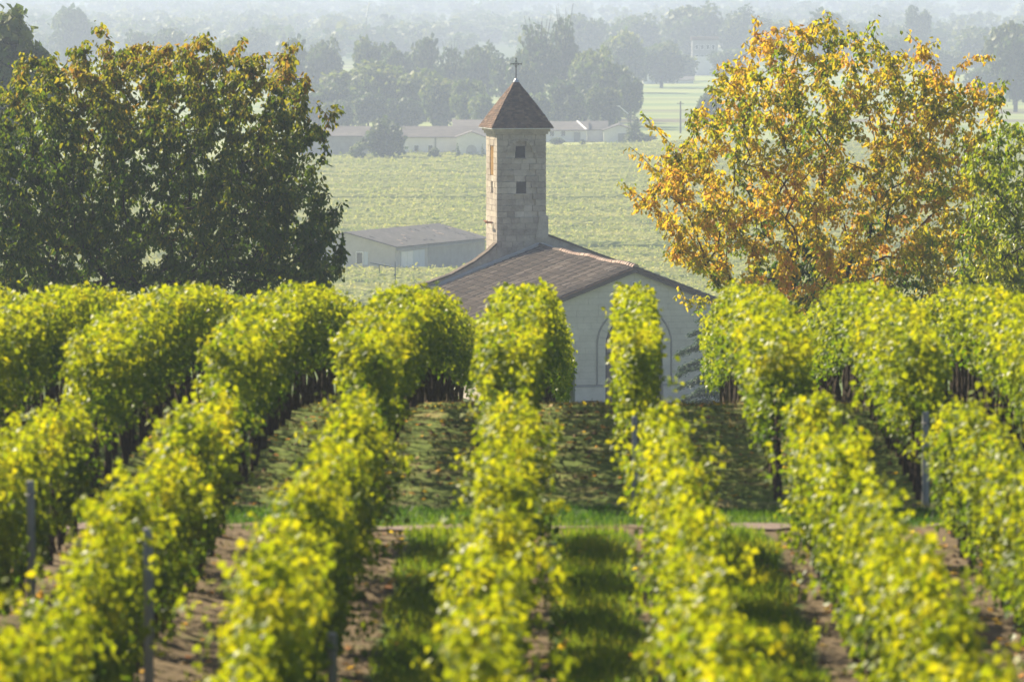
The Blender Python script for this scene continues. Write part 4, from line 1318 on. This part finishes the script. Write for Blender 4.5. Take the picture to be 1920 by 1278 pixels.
scatter_grass('weeds', 'tufts of grass creeping over the edges of the gravel path', x[keep], y[keep], .03, .09, .018, M['grass'], 96, .35)
# fallen leaves and clods on the bare soil
n = 5200
y = np.concatenate([g.uniform(40, 58.2, n // 2), g.uniform(61, 84, n // 2)]); x = g.uniform(-9, 10, n)
z = ground_xy(x, y) + .012
me = leaves_mesh('fallen_leaves', GRAPE_FAR, np.stack([x, y, z], 1), np.stack([g.normal(size=n), g.normal(size=n), g.normal(0, .15, n)], 1), np.stack([g.normal(0, .25, n), g.normal(0, .25, n), np.ones(n)], 1), g.uniform(.05, .10, n), g.uniform(.8, 1.1, n), np.clip(g.normal(.8, .2, n), 0, 1))
tag(link('fallen_leaves', me, M['golden_leaf']), 'fallen yellow leaves lying on the soil between rows', None, None, 'stuff')
n = 4200
y = np.concatenate([g.uniform(40, 58.2, n // 2), g.uniform(61, 80, n // 2)]); x = g.uniform(-9, 10, n)
z = ground_xy(x, y)
sz = g.uniform(.015, .05, n) 
oct_ = np.array([[1, 0, 0], [0, 1, 0], [-1, 0, 0], [0, -1, 0], [0, 0, .8]], float)
Vc = np.stack([x, y, z - .004], 1)[:, None, :] + oct_[None] * sz[:, None, None] * g.uniform(.6, 1.3, (n, 5, 1))
lp = np.array([0, 1, 4, 1, 2, 4, 2, 3, 4, 3, 0, 4])
me = big_mesh('clods', Vc.reshape(-1, 3), (lp[None] + (np.arange(n) * 5)[:, None]).ravel(), np.arange(n * 4) * 3)
tag(link('clods', me, M['soil_clod']), 'crumbly clods of soil scattered in the alleys', None, None, 'stuff')

# ------------------------------------------------------------------ vineyard plain in the valley
def build_field():
    rng = np.random.default_rng(55)
    Vs, Qs, Ts = [], [], []
    base = 0
    gaps = ((640, 652), (698, 705), (739, 742), (780, 792), (845, 852), (903, 909))
    wa, wb, wc = Wobble(2, .45, 14, 56), Wobble(2, .05, 10, 57), Wobble(2, 1.1, 14, 58)
    w1d = Wobble(1, .045, 9, 59)
    Y = 536.0
    while Y < 1052:
        dy = 2.0
        if any(a < Y < b for a, b in gaps): Y += dy; continue
        hwid = 1000 / FPX * Y + 12
        x0 = -hwid
        if Y > 955: x0 = max(x0, -41 + (Y - 957) / 1.45)
        if 585 < Y < 634:                                  # the barn stands here
            segs = [(-hwid, -28), (-6.5 , hwid)] if Y > 596 else [(-hwid, hwid)]
        else: segs = [(x0, hwid)]
        for (xa, xb) in segs:
            if xb - xa < 3: continue
            st = .8 * max(1, Y / 700)
            xs = np.arange(xa, xb, st)
            n = len(xs)
            prof = ((-.65, .02), (-.45, .48), (.05, .72), (.48, .46), (.65, .02))
            pts = []
            yl = Y + .10 * (xs - 0) * 0
            for (py, pz) in prof:
                q = np.stack([xs, np.full(n, Y + py * 2 + pz)], 1)
                j = wc(q) * .10 + rng.normal(0, .05, n)
                h = pz * (1 + .07 * wa(q) + rng.normal(0, .05, n))
                pts.append(np.stack([xs + rng.normal(0, .08, n), yl + py + j * (pz > .1), gz(yl) + h], 1))
            V = np.stack(pts, 1).reshape(-1, 3)
            i = np.arange(n - 1)[:, None] * 5 + np.arange(4)[None, :]
            Q = np.stack([i, i + 1, i + 6, i + 5], -1).reshape(-1, 4) + base
            Vs.append(V); Qs.append(Q); base += len(V)
            q = np.stack([xs, np.full(n, Y)], 1)
            Ts.append(np.repeat(np.clip(.5 + .16 * wb(q) + .22 * float(w1d(np.array([[Y]]))[0]) + .08 * wa(q) + rng.normal(0, .10, n), 0, 1), 5))
        Y += dy
    V = np.concatenate(Vs); Q = np.concatenate(Qs)
    T0 = np.concatenate(Ts)
    m = leaf_mat('plain_leaf', [(0, (.17, .21, .05)), (.5, (.33, .35, .09)), (1, (.46, .44, .15))], [(0, (.18, .27, .03)), (.5, (.36, .42, .06)), (1, (.52, .5, .12))], .35, .7, .2)
    pick = rng.integers(0, len(V), 330000)
    pick = pick[pick % 5 != 0]; pick = pick[pick % 5 != 4]
    n = len(pick)
    cl = leaves_mesh('vine_shoots', CLUMP, V[pick] + rng.normal(0, .16, (n, 3)) + np.array([0, 0, .1]), norm(rng.normal(size=(n, 3))), norm(rng.normal(size=(n, 3)) * .8 + np.array([0, -.2, 1.0])), rng.uniform(.13, .27, n), rng.uniform(.7, 1.2, n), np.clip(T0[pick] + .14 + rng.normal(0, .2, n), 0, 1))
    tag(link('vine_shoots', cl, m), 'leafy shoots standing up from the pale vineyard plain', None, None, 'stuff')
    me = big_mesh('vineyard_plain', V, Q.ravel(), np.arange(len(Q)) * 4, np.concatenate(Ts))
    tag(link('vineyard_plain', me, m), 'wide plain of pale green vine rows behind the chapel', None, None, 'stuff')
build_field()

# ------------------------------------------------------------------ background trees
def blob_tree(name, seed, n=2400, lobes=16, tall=1.0, qs=.06, kind='round'):
    """crown and trunk of a unit tree: 1 wide, `tall` high, foot at the origin"""
    rng = np.random.default_rng(seed)
    cs, rs = [], []
    for k in range(lobes):
        if kind == 'cone':
            h = (k + .5) / lobes; r = .5 * (1 - h) ** .8
            a = rng.uniform(0, 6.28); cs.append((math.cos(a) * r * .35, math.sin(a) * r * .35, tall * (.08 + .88 * h))); rs.append(max(.07, r * .75))
        elif kind == 'high':
            u = norm(rng.normal(size=3)); rr = rng.uniform(.3, 1) ** .6
            cs.append((u[0] * .36 * rr, u[1] * .36 * rr, tall * (.80 + .16 * u[2] * rr))); rs.append(rng.uniform(.11, .18))
        else:
            u = norm(rng.normal(size=3)); rr = rng.uniform(.3, 1) ** .6
            cs.append((u[0] * .34 * rr, u[1] * .34 * rr, tall * (.56 + .32 * u[2] * rr))); rs.append(rng.uniform(.12, .22))
    cs = np.array(cs); rs = np.array(rs)
    i = rng.choice(lobes, n, p=rs ** 2 / (rs ** 2).sum())
    u = norm(rng.normal(size=(n, 3)))
    sc = np.array([1, 1, 1.0 if kind == 'cone' else min(1.3, tall) if kind != 'high' else 1.0])
    p = cs[i] + u * sc * (rs[i] * rng.uniform(.75, 1.08, n))[:, None]
    if kind == 'bare':
        m = p[:, 2] > tall * .72; keep = ~m | (rng.random(n) < .35); p, u, i = p[keep], u[keep], i[keep]
    p[:, 2] = np.maximum(p[:, 2], .02)
    N = len(p)
    me = leaves_mesh(name, CLUMP, p, norm(rng.normal(size=(N, 3)) + np.array([0, 0, -.4])), u + rng.normal(0, .45, (N, 3)), qs * rng.uniform(.6, 1.35, N), rng.uniform(.7, 1.2, N), np.clip(.45 + .2 * rng.normal(size=lobes)[i] + rng.normal(0, .2, N), 0, 1))
    b = MB()
    b.tube([(0, 0, -.02), (.01, 0, tall * .3), (-.01, .01, tall * .62)], [.035, .025, .012], 6)
    for c in cs[:: 2 if kind != 'bare' else 1]:
        b.tube([(0, 0, tall * .28), tuple(c * np.array([.5, .5, .8])), tuple(c)], [.014, .01, .005], 4, False)
    if kind == 'bare':
        for k in range(14):
            a = rng.uniform(0, 6.28); r = rng.uniform(.05, .3)
            b.tube([(r * .3 * math.cos(a), r * .3 * math.sin(a), tall * .6), (r * math.cos(a), r * math.sin(a), tall * rng.uniform(.95, 1.12))], [.008, .003], 4, False)
    return me, b.mesh('trunk')

VAR = {'round': [blob_tree('crown', 900 + k, 2600, 18, 1.0) for k in range(3)], 'tall': [blob_tree('crown', 910 + k, 2600, 20, 1.45) for k in range(3)],
       'bare': [blob_tree('crown', 920 + k, 2200, 18, 1.35, kind='bare') for k in range(2)], 'cone': [blob_tree('crown', 930 + k, 1300, 14, 2.2, .07, 'cone') for k in range(2)],
       'high': [blob_tree('crown', 945, 3200, 20, 2.7, .055, 'high')],
       'bush': [blob_tree('crown', 940, 1800, 14, .85)]}
COPY = {}
def bg_tree(kind, px, top, Y, wpx, label, mat='far_leaf', cat='tree', name='background_tree', group='hazy trees beyond the vineyard plain', base=None):
    g = gzs(Y) - .1
    c = P(px, top, Y)
    w = wpx * Y / FPX
    h = c.z - g
    rr = random.Random(hash((px, top, wpx)) & 0xffff)
    lst = VAR[kind]
    vi = rr.randrange(len(lst))
    cr, tr = lst[vi]
    key = (kind, vi, mat)
    if key not in COPY:
        m2 = cr.copy(); m2.materials.clear(); m2.materials.append(M[mat]); t2 = tr.copy(); t2.materials.clear(); t2.materials.append(M['bark']); COPY[key] = (m2, t2)
    m2, t2 = COPY[key]
    zmax = {'round': .98, 'tall': 1.42, 'bare': 1.4, 'cone': 2.2, 'bush': .85, 'high': 2.7}[kind]
    o = thing(name, label, cat, (c.x, Y, g), 0, group)
    rot = (0, 0, rr.uniform(0, 6.28)); sc = (w, w, h / zmax)
    link('crown', m2, None, o, None, rot, sc); link('trunk', t2, None, o, None, rot, sc)
    return o

BG = [
 # kind, px, top, Y, width px, label, material
 ('bush', 718, 222, 955, 112, 'round green tree hiding the left part of the hazy winery', 'far_leaf'),
 ('bush', 672, 268, 950, 46, 'low bush at the left foot of the round tree by the winery', 'pale_leaf'),
 ('cone', 1190, 208, 1050, 46, 'dark blunt conifer at the right end of the winery', 'far_leaf'),
 ('cone', 858, 266, 955, 14, 'slim dark cypress against the white winery wall', 'far_leaf'),
 ('cone', 905, 268, 957, 12, 'slim cypress touching the left edge of the bell tower', 'far_leaf'),
 ('bush', 815, 277, 955, 34, 'low dark bush before the long white winery wall', 'far_leaf'),
 ('bush', 1046, 258, 1045, 40, 'low bush by the pale winery wall right of the tower', 'far_leaf'),
 ('bush', 1092, 262, 1045, 16, 'small round bush at the middle of the right winery', 'far_leaf'),
 ('cone', 1064, 209, 1090, 15, 'pale pointed sapling behind the red winery roof, nearest the tower', 'pale_leaf'),
 ('cone', 1092, 216, 1090, 13, 'short pale pointed sapling, second from the tower behind the winery', 'pale_leaf'),
 ('cone', 1126, 210, 1090, 15, 'pale pointed sapling behind the grey winery roof', 'pale_leaf'),
 ('cone', 1156, 218, 1090, 14, 'short pale sapling beside the dark blunt conifer', 'pale_leaf'),
 ('bush', 1215, 252, 1065, 44, 'low shrubs right of the blunt conifer', 'pale_leaf'),
 ('tall', 1335, 172, 1090, 66, 'dark feathery pine just left of the golden tree', 'far_leaf'),
 # pale wood behind the left winery
 ('round', 596, 150, 1110, 120, 'pale tree behind the right edge of the dark cherry tree', 'far_leaf'),
 ('round', 652, 122, 1120, 130, 'broad pale tree in the wood left of the tower', 'pale_leaf'),
 ('round', 716, 113, 1130, 140, 'broadest pale tree above the round bush by the winery', 'pale_leaf'),
 ('round', 778, 128, 1125, 120, 'pale tree above the long white winery roof', 'pale_leaf'),
 ('round', 830, 140, 1115, 100, 'pale tree above the right half of the winery roof', 'pale_leaf'),
 ('round', 880, 148, 1105, 90, 'lighter green tree just left of the tower roof', 'pale_leaf'),
 ('round', 905, 178, 1085, 70, 'yellowish low tree touching the left of the tower roof', 'pale_leaf'),
 ('tall', 690, 165, 1100, 80, 'dim tree low in the pale wood above the round bush', 'far_leaf'),
 ('tall', 760, 175, 1098, 80, 'dim slender tree right above the winery roof ridge', 'far_leaf'),
 ('tall', 630, 180, 1096, 80, 'dim slender tree at the left of the pale wood', 'far_leaf'),
 # darker line behind it
 ('round', 540, 72, 1260, 90, 'bluish tree behind the top right of the cherry tree', 'far_leaf'),
 ('round', 606, 66, 1270, 84, 'bluish tree left of the gap in the treeline', 'far_leaf'),
 ('round', 698, 68, 1260, 82, 'bluish tree right of the gap in the treeline', 'far_leaf'),
 ('tall', 744, 78, 1250, 72, 'dark bluish tree in the row above the pale wood', 'far_leaf'),
 ('round', 790, 70, 1270, 84, 'rounded bluish tree in the middle of the treeline', 'far_leaf'),
 ('bare', 846, 82, 1240, 72, 'spiky bluish tree in the row left of the cross', 'far_leaf'),
 ('round', 898, 76, 1260, 84, 'bluish tree close left of the cross', 'far_leaf'),
 ('tall', 945, 96, 1200, 84, 'dark tree directly behind the cross', 'far_leaf'),
 # dark wood right of the tower
 ('bare', 1010, 38, 1210, 112, 'tall ragged tree rising right of the cross', 'far_leaf'),
 ('bare', 1054, 22, 1230, 80, 'tallest ragged tree with bare twigs above the right wood', 'far_leaf'),
 ('round', 1110, 82, 1200, 100, 'rounded tree in the dark right wood', 'pale_leaf'),
 ('round', 1155, 112, 1170, 96, 'dark tree at the right end of the wood by the field', 'far_leaf'),
 ('tall', 1182, 138, 1150, 58, 'lower dark tree at the edge of the far pale field', 'far_leaf'),
 ('round', 1004, 174, 1110, 90, 'pale tree behind the right side of the tower roof', 'pale_leaf'),
 ('round', 1070, 150, 1125, 110, 'dark broad tree above the red winery roof', 'far_leaf'),
 ('round', 1130, 158, 1115, 90, 'dark tree behind the leaning lamp arm', 'far_leaf'),
 ('round', 985, 110, 1170, 90, 'hazy tree directly behind the tower peak', 'far_leaf'),
 # further
 ('round', 1170, 52, 1500, 110, 'yellowish hazy tree above the far field', 'pale_leaf'),
 ('round', 1240, 74, 1560, 110, 'hazy tree between yellowish one and the tower block', 'far_leaf'),
 ('round', 1225, 104, 1640, 60, 'small hazy tree directly above the white gable', 'far_leaf'),
 ('round', 1275, 100, 1660, 80, 'hazy tree above the white cottage', 'pale_leaf'),
 ('round', 1360, 92, 1680, 90, 'hazy tree right of the tower block', 'far_leaf'),
 ('cone', 1140, 40, 1750, 20, 'single faint pointed fir above the dark right wood', 'far_leaf'),
 ('round', 1100, 26, 1850, 100, 'very faint tree on the skyline right of the ragged trees', 'far_leaf'),
 ('round', 1190, 22, 1900, 120, 'very faint broad tree on the skyline over the field', 'far_leaf'),
 ('round', 1300, 2, 1880, 130, 'very faint tall tree above the tower block', 'far_leaf'),
 ('tall', 1385, 10, 1870, 90, 'very faint slender tree left of the golden crown', 'far_leaf'),
 ('tall', 1440, 24, 1800, 90, 'faint tree showing through the golden crown top', 'far_leaf'),
 ('round', 1560, 20, 1800, 130, 'faint broad tree behind the golden crown', 'far_leaf'),
 ('round', 1680, 70, 1650, 110, 'faint tree behind the right half of the golden crown', 'far_leaf'),
 ('tall', 1720, 8, 1850, 60, 'faint slender poplar right of the golden crown top', 'far_leaf'),
 ('round', 1770, 90, 1640, 110, 'faint broad tree between golden crown and right dark tree', 'far_leaf'),
 ('round', 1830, 50, 1780, 110, 'faint tree left behind the right dark tree', 'far_leaf'),
 ('round', 1905, 28, 1290, 130, 'large bluish round tree at the right edge', 'far_leaf'),
 ('round', 1850, 118, 1400, 90, 'lower bluish tree left of the large round one', 'far_leaf'),
 ('round', 430, 62, 1500, 90, 'faint rounded tree behind the cherry tree top', 'far_leaf'),
 ('tall', 480, 44, 1850, 70, 'very faint tree above the cherry tree top', 'far_leaf'),
 ('round', 330, 52, 1600, 100, 'faint tree behind the left part of the cherry tree top', 'far_leaf'),
 ('round', 270, 60, 1650, 90, 'faint low tree in the notch of the cherry tree top', 'far_leaf'),
 ('round', 140, 14, 1700, 130, 'pale blue tree right behind the bushy tree at top left', 'far_leaf'),
 ('high', 20, 24, 330, 215, 'bushy olive tree standing at the top left corner', 'pale_leaf'),
]
for row in BG:
    bg_tree(*row)

# far wooded slopes, one mass
def build_woods():
    rng = np.random.default_rng(70)
    cr = VAR['round'][0][0]
    K = len(cr.vertices) // 4
    co = np.zeros(len(cr.vertices) * 3, np.float32); cr.vertices.foreach_get('co', co); co = co.reshape(-1, 4, 3)
    tn = np.zeros(len(cr.vertices), np.float32); cr.attributes['tint'].data.foreach_get('value', tn); tn = tn.reshape(-1, 4)
    Vs, Ts = [], []
    for k in range(1400):
        Y = 1950 + 4500 * rng.random() ** 1.3; X = rng.uniform(-1, 1) * (1050 / FPX * Y)
        if Y < 2150 and rng.random() < .4: continue
        w = rng.uniform(10, 19) * (1 + (Y - 1950) / 6000); h = rng.uniform(8, 14)
        pick = rng.choice(K, 130, replace=False)
        a = rng.uniform(0, 6.28)
        v = co[pick].copy()
        c_ = v.mean(1, keepdims=True); v = c_ + (v - c_) * 2.4
        x = v[..., 0] * math.cos(a) - v[..., 1] * math.sin(a); y = v[..., 0] * math.sin(a) + v[..., 1] * math.cos(a)
        Vs.append(np.stack([X + x * w, Y + y * w, gzs(Y) + np.maximum(v[..., 2], 0) * h], -1)); Ts.append(np.clip(tn[pick] + rng.normal(0, .2), 0, 1))
    V = np.concatenate(Vs).reshape(-1, 3); T = np.concatenate(Ts).ravel()
    n = len(V) // 4
    me = big_mesh('woods', V, np.arange(n * 4), np.arange(n) * 4, T)
    tag(link('woods', me, M['far_leaf']), 'distant wooded slopes almost lost in white haze', None, None, 'stuff')
build_woods()
